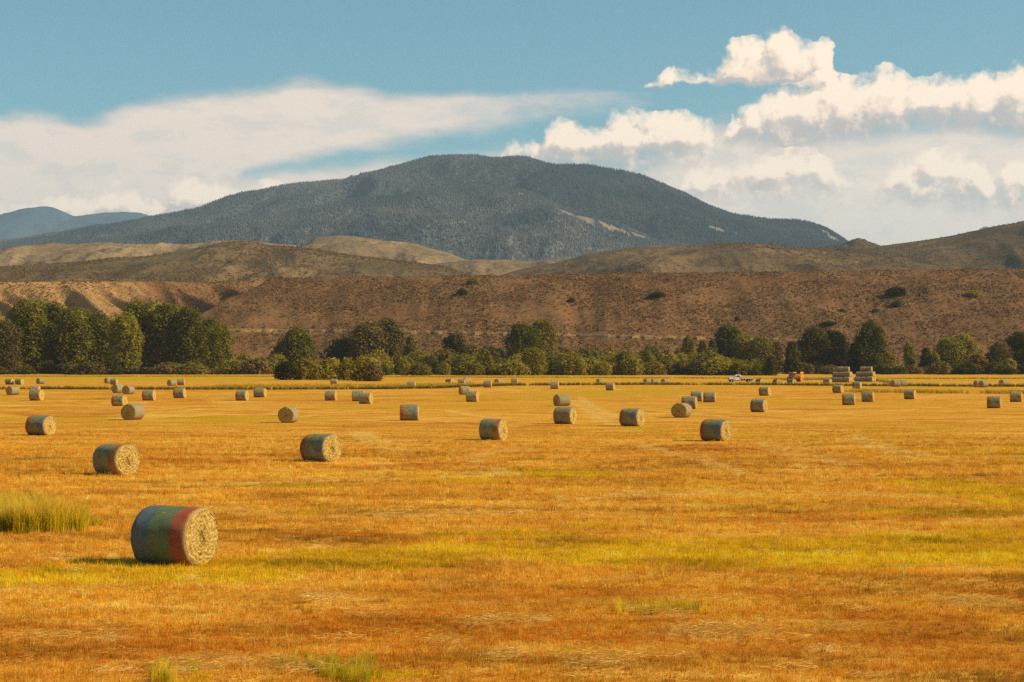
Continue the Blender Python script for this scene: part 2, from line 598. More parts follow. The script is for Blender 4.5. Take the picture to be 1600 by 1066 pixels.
def track_mask(x, y):
    """pale wheel tracks and thin windrows left by the mower"""
    m = np.zeros(np.shape(x))
    wx = x + 1.2 * fbm(x / 9., y / 9., 2, 66)
    wy = y + 2.2 * fbm(x / 12., y / 12., 2, 67)
    for t in TRACKS:
        for (xa, ya), (xb, yb) in zip(t[:-1], t[1:]):
            L2 = (xb - xa) ** 2 + (yb - ya) ** 2
            u = np.clip(((wx - xa) * (xb - xa) + (wy - ya) * (yb - ya)) / L2, 0, 1)
            dd = np.hypot(wx - xa - u * (xb - xa), wy - ya - u * (yb - ya))
            m = np.maximum(m, 1 - sstep(dd, .25, .95))
    return m * np.clip(.75 + 1.2 * fbm(x / 4., y / 4., 3, 68), 0, 1)


def field_masks(x, y):
    g = patch_mask(x, y, GREEN, 1.6, 1, 1.0, 2.0)
    g = np.maximum(g, .6 * sstep(fbm(x / 60., y / 110., 3, 77), .15, .45))
    g = np.maximum(g, sstep(y, 470, 560) * np.clip(.55 + .9 * fbm(x / 50., y / 60., 2, 78), 0, .9))
    return g, np.maximum(patch_mask(x, y, STRAW, 1.5, 2), .9 * track_mask(x, y)), patch_mask(x, y, RED, 1.6, 3, 1.2)


def field_material():
    m, h, b = material('hayfield_stubble', .95)
    p = pos_node(h)
    # mowing rows run across the view, slightly slanting
    wn = h.n('ShaderNodeTexNoise', {'Vector': p, 'Scale': .09, 'Detail': 2., 'Roughness': .55})
    pw = h.vm('ADD', p, h.vm('SCALE', h.vm('SUBTRACT', wn.outputs['Color'], (.5, .5, .5)), s=8.))
    rows = h.noise(h.vm('MULTIPLY', h.n('ShaderNodeVectorRotate', {'Vector': pw, 'Angle': R(7)}, rotation_type='Z_AXIS').outputs[0], (.05, .34, 1.)), 1.0, 4., .6)
    big = h.noise(h.vm('MULTIPLY', p, (.016, .022, 1.)), 1.0, 4., .6)
    fine = h.noise(h.vm('MULTIPLY', p, (.5, .9, 1.)), 1.0, 5., .65)
    grit = h.noise(p, 5.0, 4., .7)

    def att(n):
        return h.n('ShaderNodeAttribute', attribute_name=n).outputs['Fac']
    # the same rows and swaths read as broad streaks far away
    swath = h.noise(h.vm('MULTIPLY', h.n('ShaderNodeVectorRotate', {'Vector': pw, 'Angle': R(4)}, rotation_type='Z_AXIS').outputs[0], (.010, .055, 1.)), 1.0, 4., .62)
    lane = h.noise(h.vm('MULTIPLY', h.n('ShaderNodeVectorRotate', {'Vector': pw, 'Angle': R(-52)}, rotation_type='Z_AXIS').outputs[0], (.006, .12, 1.)), 1.0, 3., .55)
    c = h.ramp(h.m('ADD', h.m('MULTIPLY_ADD', rows, .34, h.m('MULTIPLY', fine, .26)), h.m('MULTIPLY_ADD', swath, .28, h.m('MULTIPLY', lane, .12))), [(.41, FC['row_dark']), (.465, FC['row_mid']), (.515, FC['row_light']), (.58, FC['row_pale'])])
    c = h.mix(h.m('MULTIPLY', h.ss(big, .48, .66), .8), c, FC['olive'])
    c = h.mix(h.m('MULTIPLY', att('red'), .85), c, h.ramp(fine, [(.3, FC['red_dark']), (.52, FC['red']), (.75, FC['red_light'])]))
    c = h.mix(h.m('MULTIPLY', att('green'), .85), c, h.ramp(grit, [(.3, FC['green_dark']), (.6, FC['green']), (.8, FC['green_light'])]))
    c = h.mix(h.m('MULTIPLY', att('straw'), .7), c, FC['straw'])
    c = h.mix(h.m('MULTIPLY', h.ss(grit, .42, .62), .35), c, FC['soil'])
    sp = h.n('ShaderNodeSeparateXYZ', {0: p})
    # the valley floor beyond the hayfield is dry grass and sage
    c = h.mix(h.ss(sp.outputs[1], 800., 900.), c, h.ramp(h.noise(p, .05, 5., .6), [(.3, (.11, .075, .028)), (.7, (.22, .13, .05))]))
    h.set(b, 'Base Color', c)
    bn = h.m('ADD', h.noise(h.vm('MULTIPLY', p, (.6, 1.6, 1.)), 1., 5., .7), h.m('MULTIPLY', h.noise(p, 9., 3., .7), .35))
    bp = h.n('ShaderNodeBump', {'Height': bn, 'Strength': .55, 'Distance': .35})
    h.set(b, 'Normal', bp.outputs[0])
    return m


FC = dict(row_dark=(.40, .135, .007), row_mid=(.61, .235, .014), row_light=(.72, .320, .028), row_pale=(.84, .46, .075), olive=(.60, .30, .012),
          red_dark=(.28, .070, .004), red=(.46, .140, .007), red_light=(.64, .245, .018), green_dark=(.34, .21, .004), green=(.64, .375, .006), green_light=(.78, .47, .014), straw=(.80, .50, .12), soil=(.36, .125, .006))


def build_ground():
    def axis(parts):
        return np.unique(np.concatenate([np.linspace(a, b, n) for a, b, n in parts]))
    xs = axis([(-9000, -1500, 20), (-1500, -300, 40), (-300, -60, 60), (-60, 60, 300), (60, 300, 60), (300, 1500, 40), (1500, 9000, 20)])
    ys = axis([(-900, 10, 12), (10, 110, 330), (110, 300, 140), (300, 1000, 160), (1000, 2500, 40), (2500, 21000, 44)])
    X, Y = np.meshgrid(xs, ys)
    o = grid_obj('ground', X, Y, ground_z(X, Y), field_material())
    for nm, val in zip(('green', 'straw', 'red'), field_masks(X, Y)):
        at = o.data.attributes.new(nm, 'FLOAT', 'POINT')
        at.data.foreach_set('value', val.astype(np.float32).ravel())
    tag(o, kind='structure')
    return o


build_ground()


def sage_material(name, dark, mid, light, scale=.02, green=(.06, .055, .018), gamt=.5, grass_at=None):
    """dry hillside: soil, straw-coloured grass, grey-green sagebrush specks"""
    m, h, b = material(name, .95)
    p = pos_node(h)
    big = h.noise(p, scale * .35, 5., .6)
    med = h.noise(p, scale * 2.2, 5., .65)
    fine = h.noise(p, scale * 14., 5., .75)
    c = h.ramp(h.m('MULTIPLY_ADD', big, .45, h.m('MULTIPLY', med, .55)), [(.36, dark), (.50, mid), (.64, light)])
    c = h.mix(h.m('MULTIPLY', h.ss(fine, .47, .63), .50), c, tuple(x * .45 for x in dark))
    c = h.mix(h.m('MULTIPLY', h.ss(h.noise(p, scale * 1.1, 4., .6), .53, .66), gamt), c, green)
    if grass_at:
        c = h.mix(h.ss(h.m('ADD', blob_mask(h, p, grass_at), h.m('MULTIPLY', h.m('SUBTRACT', med, .5), 2.4)), .0, .7), c, (.36, .19, .065))
    h.set(b, 'Base Color', c)
    bp = h.n('ShaderNodeBump', {'Height': h.m('ADD', med, h.m('MULTIPLY', fine, .5)), 'Strength': .8, 'Distance': 2.5 * .02 / scale})
    h.set(b, 'Normal', bp.outputs[0])
    return m


# ------------------------------------------------------------------ the bluff across the valley
BLUFF_BASE = np.array([(-1500, 500), (-700, 640), (-420, 850), (-250, 985), (-205, 1030), (-150, 985), (-118, 965), (-60, 955), (60, 950), (250, 948), (600, 925), (1100, 850), (1700, 800)], float)
RIGHT_FOOT = np.array([(-400, 975), (-118, 965), (-60, 955), (60, 950), (250, 948), (600, 925), (1100, 850), (1700, 800)], float)
BLUFF_TOP_PX = [(-2000, 452), (-500, 446), (0, 440), (130, 440), (250, 439), (330, 441), (345, 439), (400, 436), (700, 432), (860, 430), (1000, 427), (1200, 424), (1400, 421), (1600, 419), (2200, 412), (4000, 405)]


def bluff_parts(X, Y):
    """the bluff is two tablelands: one on the left set back, with a deeply gullied face, one across the rest of the view"""
    X = np.asarray(X, float)
    Y = np.asarray(Y, float)
    px = 800 + FPX * X / np.maximum(Y, 300)
    topy = np.interp(px, [a for a, _ in BLUFF_TOP_PX], [b for _, b in BLUFF_TOP_PX])
    z0 = 5.0
    # left tableland
    t = (X + 420) * .732 + (Y - 850) * .681
    d = -(X + 420) * .681 + (Y - 850) * .732
    d = d + 5. * fbm(t / 70., d * 0 + .5, 3, 12)
    top = CAMZ + (HOR - topy) / FPX * np.interp(px, [-300, 0, 330, 420], [1117, 1200, 1308, 1330])
    gul = fbm(t / 30. + .10 * np.sin(d / 40.), d / 260., 3, 21, .45, ridged=True)
    q = np.clip(d / 190., 0, 1)
    cut = np.clip(.95 - gul, 0, 2) * np.clip(d / 40., 0, 1) * np.clip((193 - d) / 26., 0, 1)
    zl = z0 + (top - z0) * q * (1.12 - .12 * q) - 25. * cut + .5 * fbm(X / 8., Y / 8., 3, 41) * (d < 186)
    zl = np.where(d > 190, zl - (d - 190) * .012, zl)
    zl = np.where(d < 0, -3., zl)
    # right tableland
    f = Y - np.interp(X, RIGHT_FOOT[:, 0], RIGHT_FOOT[:, 1])
    side = (X + 206 + 6 * fbm(Y / 60., X * 0, 2, 18)) * 3.1
    e = np.minimum(f, side) + 5. * fbm(X / 60., Y * 0 + 2., 3, 14)
    top = CAMZ + (HOR - topy) / FPX * np.interp(px, [345, 400, 700, 1600, 2200], [1165, 1160, 1143, 1120, 1080])
    gul = fbm(X / 24., Y / 240., 3, 26, .5, ridged=True)
    gul2 = fbm(X / 75., Y / 200., 3, 33, .5)
    q = np.clip(e / 190., 0, 1)
    mid = np.sin(np.pi * np.clip(e / 195., 0, 1))
    zr = z0 + (top - z0) * q * (1.10 - .10 * q) + mid * (gul * 2.2 + gul2 * 4.0) + np.clip(e / 60., 0, 1) * .4 * fbm(X / 9., Y / 9., 3, 40) * (e < 185)
    zr = np.where(e > 190, zr - (e - 190) * .012, zr)
    zr = np.where(e < 0, -3., zr)
    return zl, zr, d, e, cut


def bluff_z(X, Y):
    zl, zr = bluff_parts(X, Y)[:2]
    return np.maximum(zl, zr)


def build_bluff():
    xs = np.unique(np.concatenate([np.linspace(-1400, -420, 120), np.linspace(-420, 480, 560), np.linspace(480, 1600, 120)]))
    vs_ = np.unique(np.concatenate([np.linspace(-.01, .62, 230), np.linspace(.62, 1.0, 14)]))
    X, V = np.meshgrid(xs, vs_)
    y0 = np.interp(X, BLUFF_BASE[:, 0], BLUFF_BASE[:, 1])
    Y = y0 + V * 620
    mat = sage_material('sagebrush_slope', (.140, .064, .022), (.205, .096, .034), (.275, .138, .052), .03, gamt=.25, grass_at=[(-330, 1190, 150, 110), (-450, 1080, 160, 110)])
    o = grid_obj('bluff', X, Y, bluff_z(X, Y), mat)
    tag(o, kind='structure')
    return o


build_bluff()


def on_bluff(px, py):
    sx, sz = (px - 800.0) / FPX, (HOR - py) / FPX
    ys = np.arange(800, 1400, .5)
    d = CAMZ + sz * ys - bluff_z(sx * ys, ys)
    k = np.argmax(d < 0)
    if not d[k] < 0:
        return None
    y = ys[k]
    return float(sx * y), float(y), float(bluff_z(sx * y, y))


# ------------------------------------------------------------------ hills and mountains
def hill(name, prof, dist, front, back, mat, nx=360, nf=70, nb=12, spur=.22, spur_len=.35, seed=1, base_z=4.0, ridge_noise=.006, bow=0.0, power=1.0):
    """a ridge whose crest follows prof (column, row) at its true distance, with slopes to front and back"""
    px = np.linspace(prof[0][0], prof[-1][0], nx)
    py = np.interp(px, [a for a, _ in prof], [b for _, b in prof])
    for _ in range(3):
        py[1:-1] = (py[:-2] + 2 * py[1:-1] + py[2:]) / 4
    U = (px - 800) / FPX
    ridge_y = dist * (1 + .03 * pnoise(px / 170., px * 0 + seed, seed) + bow * ((px - px.mean()) / (px[-1] - px[0]) * 2) ** 2)
    rx = U * ridge_y
    rz = CAMZ + (HOR - py) / FPX * ridge_y
    vf = np.linspace(0, 1, nf)[::-1]
    vb = np.linspace(0, 1, nb)[1:]
    V = np.concatenate([-vf, vb])[:, None]
    Y = ridge_y[None] + np.where(V < 0, V * front, V * back)
    X = np.broadcast_to(rx[None], Y.shape).copy()
    a = np.abs(V)
    shape = np.where(V < 0, (1 - a) ** power * (1 + .45 * a * (1 - a)), 1 - a * a)
    H = np.maximum(rz - base_z, 5.)[None]
    Z = base_z + H * shape
    L = front * spur_len
    amp = np.sin(np.pi * np.clip(a, 0, 1)) ** .8 * (V < 0)
    wx = X + .35 * L * fbm(X / L, Y / L, 2, seed + 70)
    sp = fbm(wx / L, Y / (L * 2.6), 5, seed, .5, ridged=True) - .35
    Z = Z + H * spur * amp * sp + H * .06 * amp * fbm(X / (L * .3), Y / (L * .3), 4, seed + 9, .55)
    Z = Z + H * ridge_noise * fbm(X / (L * .12), Y / (L * .12), 3, seed + 4)
    Z = np.where(a > .999, np.minimum(Z, base_z) - 3, Z)
    o = grid_obj(name, X, Y, Z, mat)
    tag(o, kind='structure')
    return dict(o=o, X=X, Y=Y, Z=Z, V=np.broadcast_to(V, X.shape))


def hill_point(H, px, py, W=None):
    """grid vertex of a hill that is seen nearest to this place in the photograph"""
    X, Y, Z = H['X'], H['Y'], H['Z']
    e = (800 + FPX * X / Y - px) ** 2 + (HOR - FPX * (Z - CAMZ) / Y - py) ** 2
    k = np.unravel_index(np.argmin(e), e.shape)
    return float(X[k]), float(Y[k]), float(Z[k])


DIRT = sage_material('dry_brown_hillside', (.080, .052, .021), (.135, .084, .033), (.23, .145, .062), .011, (.066, .054, .021), .6)
TAN = sage_material('straw_grass_hillside', (.15, .10, .045), (.27, .17, .075), (.38, .25, .115), .008, (.11, .085, .038), .5)
DIRT2 = sage_material('grassy_brown_hillside', (.085, .055, .022), (.16, .095, .040), (.30, .175, .070), .009, (.062, .052, .022), .55)

FH = []
FH.append(hill('foothill', [(-500, 420), (-200, 430), (0, 425), (62, 412), (125, 409), (225, 401), (325, 384), (350, 378), (400, 377), (419, 383), (475, 387), (525, 394), (556, 400), (640, 410), (697, 417), (728, 428), (760, 440)],
     1900, 520, 400, DIRT, 420, 90, spur=.20, spur_len=.42, seed=3))
FH.append(hill('foothill', [(-700, 400), (-300, 388), (0, 393), (40, 388), (72, 383), (190, 381), (330, 382), (345, 377), (400, 376), (430, 381), (460, 383), (480, 390), (500, 405), (540, 430)],
     2900, 700, 700, TAN, 360, 70, spur=.22, spur_len=.3, seed=8))
FH.append(hill('foothill', [(440, 420), (465, 395), (485, 376), (497, 370), (530, 368.5), (560, 369.5), (600, 376), (650, 382), (700, 396), (718, 403), (760, 414), (820, 430)],
     3200, 700, 600, TAN, 260, 70, spur=.26, spur_len=.4, seed=14))
FH.append(hill('foothill', [(600, 430), (660, 416), (690, 411), (730, 407), (790, 406), (830, 408), (870, 404), (905, 402), (960, 410), (1040, 425)],
     2700, 500, 500, TAN, 220, 60, spur=.2, spur_len=.4, seed=19))
FH.append(hill('foothill', [(740, 440), (800, 425.6), (867, 412), (918, 397), (952, 392), (1002, 385), (1070, 384.5), (1121, 382), (1171, 380), (1222, 383.5), (1272, 388.5), (1323, 394), (1370, 401), (1420, 412), (1470, 425), (1520, 440)],
     2200, 620, 500, DIRT2, 420, 90, spur=.20, spur_len=.42, seed=23))
FH.append(hill('foothill', [(1180, 410), (1240, 398), (1275, 388), (1300, 385), (1320, 380), (1332, 375), (1342, 373.2), (1350, 374.5), (1362, 379.5), (1378, 385), (1420, 392), (1500, 405)],
     3000, 420, 400, DIRT, 320, 50, spur=.18, spur_len=.4, seed=29, ridge_noise=.02))
FH.append(hill('foothill', [(1240, 425), (1300, 402), (1350, 390), (1375, 384.5), (1400, 381), (1450, 375), (1500, 365), (1550, 355), (1600, 346), (1700, 330), (1850, 318), (2050, 325), (2400, 350)],
     2500, 850, 700, DIRT, 460, 100, spur=.22, spur_len=.4, seed=31))


# ------------------------------------------------------------------ the forested mountain
def mountain_material(name, grass, dim=1.):
    m, h, b = material(name, .95)
    p = pos_node(h)
    n = h.noise(p, .0022, 5., .6)
    n2 = h.noise(p, .03, 5., .7)
    c = h.ramp(h.m('MULTIPLY_ADD', n, .6, h.m('MULTIPLY', n2, .4)), [(p_, tuple(dim * x * k for x, k in zip(c_, (1, 1, 1) if dim >= 1 else (.9, 1.06, 1.08)))) for p_, c_ in [(.38, (.060, .068, .060)), (.52, (.092, .092, .080)), (.64, (.140, .120, .092))]])
    if grass:
        c = h.mix(h.ss(h.m('ADD', blob_mask(h, p, grass), h.m('MULTIPLY', h.m('SUBTRACT', n2, .5), 2.0)), .0, .6), c, (.205, .160, .095))  # grass spots and the painted sunlit crest share this pale tone
    h.set(b, 'Base Color', c)
    return m


MOUNT = [(-900, 430), (-400, 415), (0, 387), (50, 377), (100, 366), (175, 354), (242, 340), (312, 330), (350, 320), (400, 304.5), (462, 291), (487, 288.5), (541, 283), (587, 272), (619, 264), (666, 252.5), (712, 248), (744, 249), (769, 252), (806, 252), (831, 257), (851, 264), (884, 266), (918, 275), (942, 283), (969, 292), (1002, 303), (1036, 316), (1070, 330), (1144, 350), (1250, 372), (1380, 400), (1500, 425)]
SHOULDER = [(740, 345), (775, 318), (805, 293), (830, 274), (851, 263), (868, 259), (884, 258.5), (918, 257.5), (942, 263), (969, 267.7), (1002, 275), (1036, 290), (1070, 306), (1104, 322), (1144, 335.5), (1171, 339.5), (1205, 344.6), (1245, 345.3), (1266, 349.7), (1286, 356.4), (1306, 370), (1322, 382), (1380, 400), (1500, 425)]
LOBE = [(-700, 430), (0, 398), (100, 384), (250, 368), (400, 344), (500, 326), (600, 311), (680, 301), (740, 296), (790, 295), (820, 300), (850, 313), (880, 325), (915, 337), (945, 348), (985, 362), (1010, 370), (1060, 384), (1150, 405)]


def grass_and_lit_on(H, spots):
    out = []
    for px, py, w, hh in spots:
        x, y, z = hill_point(H, px, py)
        y2 = hill_point(H, px, py - hh)[1]
        out.append((x, y, w / FPX * y, min(46., max(24., abs(y2 - y)))))
    return out


M1 = hill('mountain', MOUNT, 7600, 2300, 1500, None, 620, 120, spur=.26, spur_len=.42, seed=41, ridge_noise=.003)
M3 = hill('mountain', SHOULDER, 6900, 1900, 1200, None, 420, 120, spur=.12, spur_len=.40, seed=47, ridge_noise=.003)
M2 = hill('mountain', LOBE, 6100, 1500, 1000, None, 520, 120, spur=.26, spur_len=.46, seed=52, ridge_noise=.004)
G1 = []
G3 = grass_and_lit_on(M3, [(1303, 374, 10, 10), (1290, 364, 8, 5), (1120, 358, 14, 2), (1145, 364, 12, 2)])
G2 = grass_and_lit_on(M2, [(816, 304, 6, 4), (868, 328, 14, 3), (884, 331, 16, 3), (900, 336, 16, 3), (915, 341, 17, 3), (930, 346, 17, 3), (946, 352, 17, 3), (963, 358, 17, 3), (980, 364, 17, 3), (997, 369, 16, 3), (1012, 373, 14, 2)])  # first spot is grass; the rest paints the sunlit crest of the spur
M1['o'].data.materials.append(mountain_material('forested_mountain_soil', G1))
M3['o'].data.materials.append(mountain_material('green_forested_shoulder_soil', G3, .62))
M2['o'].data.materials.append(mountain_material('forested_spur_soil', G2, 1.08))


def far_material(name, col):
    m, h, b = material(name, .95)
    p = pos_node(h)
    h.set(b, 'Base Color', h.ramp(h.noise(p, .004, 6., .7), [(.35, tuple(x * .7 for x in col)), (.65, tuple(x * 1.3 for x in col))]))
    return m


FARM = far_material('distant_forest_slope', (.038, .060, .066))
hill('mountain', [(-700, 360), (-300, 345), (-100, 350), (0, 339), (25, 331), (50, 324), (67, 322.5), (82, 324), (100, 331), (116, 339), (140, 334.5), (162, 332), (195, 331), (220, 332.5), (242, 340), (280, 352), (340, 372), (420, 395)],
     15000, 3600, 2000, FARM, 320, 60, spur=.16, seed=61)
hill('mountain', [(1480, 395), (1510, 378), (1526, 362), (1534, 356), (1541, 353), (1548, 355.5), (1562, 362), (1600, 385), (1640, 400)], 17200, 1500, 1200, FARM, 120, 30, spur=.1, seed=66)


# conifers on the mountain: a far-off wood
def conifer_proto(name, n, hgt, rad, mat, seed):
    r = random.Random(seed)
    v, f = [], []
    for k in range(n):
        z0 = hgt * (.06 + .86 * k / n)
        z1 = min(hgt, z0 + hgt * 1.5 / n)
        rr = rad * (1 - k / n) ** .9 + .12
        i0 = len(v)
        a0 = r.random() * 6
        for j in range(6):
            a = a0 + j * math.pi / 3
            q = rr * (.75 + .5 * r.random())
            v.append((q * math.cos(a), q * math.sin(a), z0 + r.uniform(-.3, .2)))
        v.append((0, 0, z1))
        for j in range(6):
            f.append((i0 + j, i0 + (j + 1) % 6, i0 + 6))
    return proto(name, v, f, mat)


def leaf_material(name, cols, trans=.25, tint_noise=True, scale=.35):
    m, h, b = material(name, .75)
    oi = h.n('ShaderNodeObjectInfo')
    p = pos_node(h)
    n = h.noise(p, scale, 3., .6)
    f = h.m('MULTIPLY_ADD', n, .75, h.m('MULTIPLY', oi.outputs['Random'], .25))
    c = h.ramp(f, [(.30, cols[0]), (.5, cols[1]), (.72, cols[2])])
    h.set(b, 'Base Color', c)
    if trans:
        tr = h.n('ShaderNodeBsdfTranslucent', {'Color': h.mix(1., c, (1.25, 1.1, .55), 'MULTIPLY')})
        mx = h.n('ShaderNodeMixShader', {0: trans, 1: b.outputs[0], 2: tr.outputs[0]})
        h.t.links.new(mx.outputs[0], h.t.nodes['Material Output'].inputs[0])
    return m


def rand_material(name, stops):
    m, h, b = material(name, .9)
    oi = h.n('ShaderNodeObjectInfo')
    h.set(b, 'Base Color', h.ramp(oi.outputs['Random'], stops))
    return m


def pine_material(name='pine_needles', shift=0.):
    m, h, b = material(name, .9)
    oi = h.n('ShaderNodeObjectInfo')
    n = h.noise(pos_node(h), .0022, 4., .6)
    f = h.m('ADD', h.m('MULTIPLY', h.m('SUBTRACT', n, .5), 2.2), h.m('MULTIPLY_ADD', oi.outputs['Random'], .34, .33 + shift))
    h.set(b, 'Base Color', h.ramp(f, [(.05, (.030, .046, .044)), (.45, (.062, .073, .066)), (.7, (.096, .096, .086)), (1., (.14, .128, .11))]))
    return m


PINE, PINE_G = pine_material('pine_needles', .07), pine_material('green_pine_needles', -.30)
PINES = [conifer_proto('conifer_tree_form', 4, 10, 2.4, PINE, 1), conifer_proto('conifer_tree_form', 5, 12.5, 2.4, PINE, 2), conifer_proto('conifer_tree_form', 4, 8, 2.2, PINE, 3)]


def forest(name, H, n, holes, seed, vmin=-.97, label='', forms=None, cat='forest', smin=.6, smax=1.15, sink=.5, thin=.25):
    r = np.random.default_rng(seed)
    X, Y, Z, V = H['X'], H['Y'], H['Z'], H['V']
    ny, nx = X.shape
    ok = np.where(V[:-1, 0] < .10)[0]
    ok = ok[V[ok, 0] > vmin]
    i = r.choice(ok, n * 2)
    cell = np.abs(X[0, 1:] - X[0, :-1])
    j = r.choice(nx - 1, n * 2, p=cell / cell.sum())
    u, w = r.random(n * 2), r.random(n * 2)

    def lerp(A):
        return (A[i, j] * (1 - u) + A[i, j + 1] * u) * (1 - w) + (A[i + 1, j] * (1 - u) + A[i + 1, j + 1] * u) * w
    x, y, z = lerp(X), lerp(Y), lerp(Z)
    px = 800 + FPX * x / y
    keep = (px > -260) & (px < 1860) & (z > 30)
    dens = fbm(x / 260., y / 260., 4, seed)
    keep &= dens > -.42 + .3 * r.random(n * 2) - thin
    for gx, gy, rx, ry in holes:
        keep &= ((x - gx) / rx) ** 2 + ((y - gy) / ry) ** 2 + .5 * fbm(x / 60., y / 60., 2, 5) > 1
    x, y, z = x[keep][:n], y[keep][:n], z[keep][:n]
    s = r.uniform(smin, smax, len(x))
    o = scatter(name, np.stack([x, y, z - sink], 1), s, r.uniform(0, 6.28, len(x)), forms or PINES, label=label, cat=cat)
    return o


forest('conifer_forest', M1, 150000, G1, 71, -.62, 'dark conifer forest covering the big mountain')
GPINES = [conifer_proto('green_conifer_tree_form', 4, 10, 2.4, PINE_G, 4), conifer_proto('green_conifer_tree_form', 5, 12.5, 2.4, PINE_G, 5)]
forest('conifer_forest', M3, 120000, G3, 74, -.75, 'dark blue green forest on the right shoulder of the mountain', GPINES)
forest('conifer_forest', M2, 120000, G2, 72, -.97, 'grey green conifer forest on the lower mountain spur')


# ------------------------------------------------------------------ sagebrush on the bluff and the track across it
def card_cloud(n, rad, hgt, size, seed, flat=.6, up=.35):
    """leaf-sized faces spread over an uneven dome"""
    r = random.Random(seed)
    v, f = [], []
    for _ in range(n):
        a, t = r.uniform(0, 6.283), r.random() ** .7
        q = rad * math.sqrt(max(0, 1 - (t * .92) ** 2)) * r.uniform(.7, 1.08)
        c = Vector((q * math.cos(a), q * math.sin(a), hgt * t * r.uniform(.8, 1.1)))
        nrm = Vector((math.cos(a), math.sin(a), t + up)).normalized()
        nrm = (nrm + Vector((r.gauss(0, .5), r.gauss(0, .5), r.gauss(0, .5)))).normalized()
        e1 = nrm.orthogonal().normalized()
        e1 = Matrix.Rotation(r.uniform(0, 6.28), 3, nrm) @ e1
        e2 = nrm.cross(e1)
        s = size * r.uniform(.6, 1.3)
        i = len(v)
        v += [tuple(c - e1 * s), tuple(c + e2 * s * flat), tuple(c + e1 * s), tuple(c - e2 * s * flat)]
        f.append((i, i + 1, i + 2, i + 3))
    return v, f


SAGE = rand_material('sagebrush_leaf', [(.0, (.11, .068, .020)), (.4, (.17, .092, .030)), (.75, (.23, .120, .042)), (1., (.32, .165, .060))])
SAGES = [proto('sagebrush_form', *card_cloud(22, .75, .8, .26, 3), SAGE), proto('sagebrush_form', *card_cloud(26, .95, .7, .3, 5), SAGE)]


def sagebrush():
    r = np.random.default_rng(5)
    n = 260000
    px = r.uniform(-260, 1860, n)
    d = r.uniform(2, 205, n)
    x = (px - 800) / FPX * 1060
    y0 = np.interp(x, BLUFF_BASE[:, 0], BLUFF_BASE[:, 1])
    y = y0 + d * 1.6
    _, _, dl, de, cut = bluff_parts(x, y)
    dd = np.where(800 + FPX * x / y < 335, dl, de)
    dens = fbm(x / 38., y / 38., 4, 15) + .35 * fbm(x / 120., y / 60., 2, 17)
    leftface = (1 - sstep(800 + FPX * x / y, 270, 350)) * .22
    keep = (dd > 3) & (dd < 215) & (r.random(n) < np.clip(.30 + .7 * dens - 1.1 * leftface + 3. * leftface * np.clip(cut - .25, 0, 1), .03, .8))
    x, y = x[keep], y[keep]
    s = r.uniform(.4, .95, len(x)) * (1 + .9 * (r.random(len(x)) > .975))
    print('sagebrush', len(x))
    scatter('sagebrush', np.stack([x, y, bluff_z(x, y) - .1], 1), s, r.uniform(0, 6.28, len(x)), SAGES, label='sagebrush dotting the brown bluff behind the trees', cat='sagebrush')


sagebrush()
for k, lab in enumerate(['sagebrush on the dark foothill at left', None, None, None, 'sagebrush on the rounded foothill right of centre', 'sagebrush on the small rocky knob', 'sagebrush on the big hill at right']):
    if lab:
        forest('sagebrush', FH[k], [11000, 0, 0, 0, 7000, 5000, 13000][k], [], 200 + k, -.95, lab, SAGES, 'sagebrush', .7, 1.7, .2, -.22)


def track():
    """pale dirt track cut into the foot of the bluff"""
    m, h, b = material('pale_track_dirt', .95)
    h.set(b, 'Base Color', h.ramp(h.noise(pos_node(h), .4, 4., .6), [(.3, (.20, .108, .042)), (.7, (.29, .165, .068))]))
    v, f = [], []
    pts = [(px, py) for px, py in zip(np.linspace(352, 1290, 150), np.interp(np.linspace(352, 1290, 150), [352, 560, 700, 860, 1000, 1150, 1290], [517, 518.5, 521, 524, 527.5, 530, 535]))]
    for px, py in pts:
        q = on_bluff(px, py)
        if q is None:
            continue
        x, y, z = q
        i = len(v)
        wob = .5 * math.sin(px * .31) + .4 * math.sin(px * .83)
        w = 1.0 + .2 * math.sin(px * .13)
        for dy in (-w - 1.5, -w, w, w + 1.2):
            dz = {0: -1.6, 1: 0.45, 2: .55, 3: 1.2}[[-w - 1.5, -w, w, w + 1.2].index(dy)]
            v.append((x, y + dy + wob, z + dz))
        if i:
            for k in range(3):
                f.append((i - 4 + k, i + k, i + k + 1, i - 3 + k))
    o = mesh_obj('dirt_track', v, f, m)
    tag(o, kind='structure')


track()


# ------------------------------------------------------------------ hay bales
def straw_mix(h, b, p):
    n = h.noise(p, 26., 4., .7)
    n2 = h.noise(h.vm('MULTIPLY', p, (40., 34., 34.)), 1., 4., .65)
    return n, n2


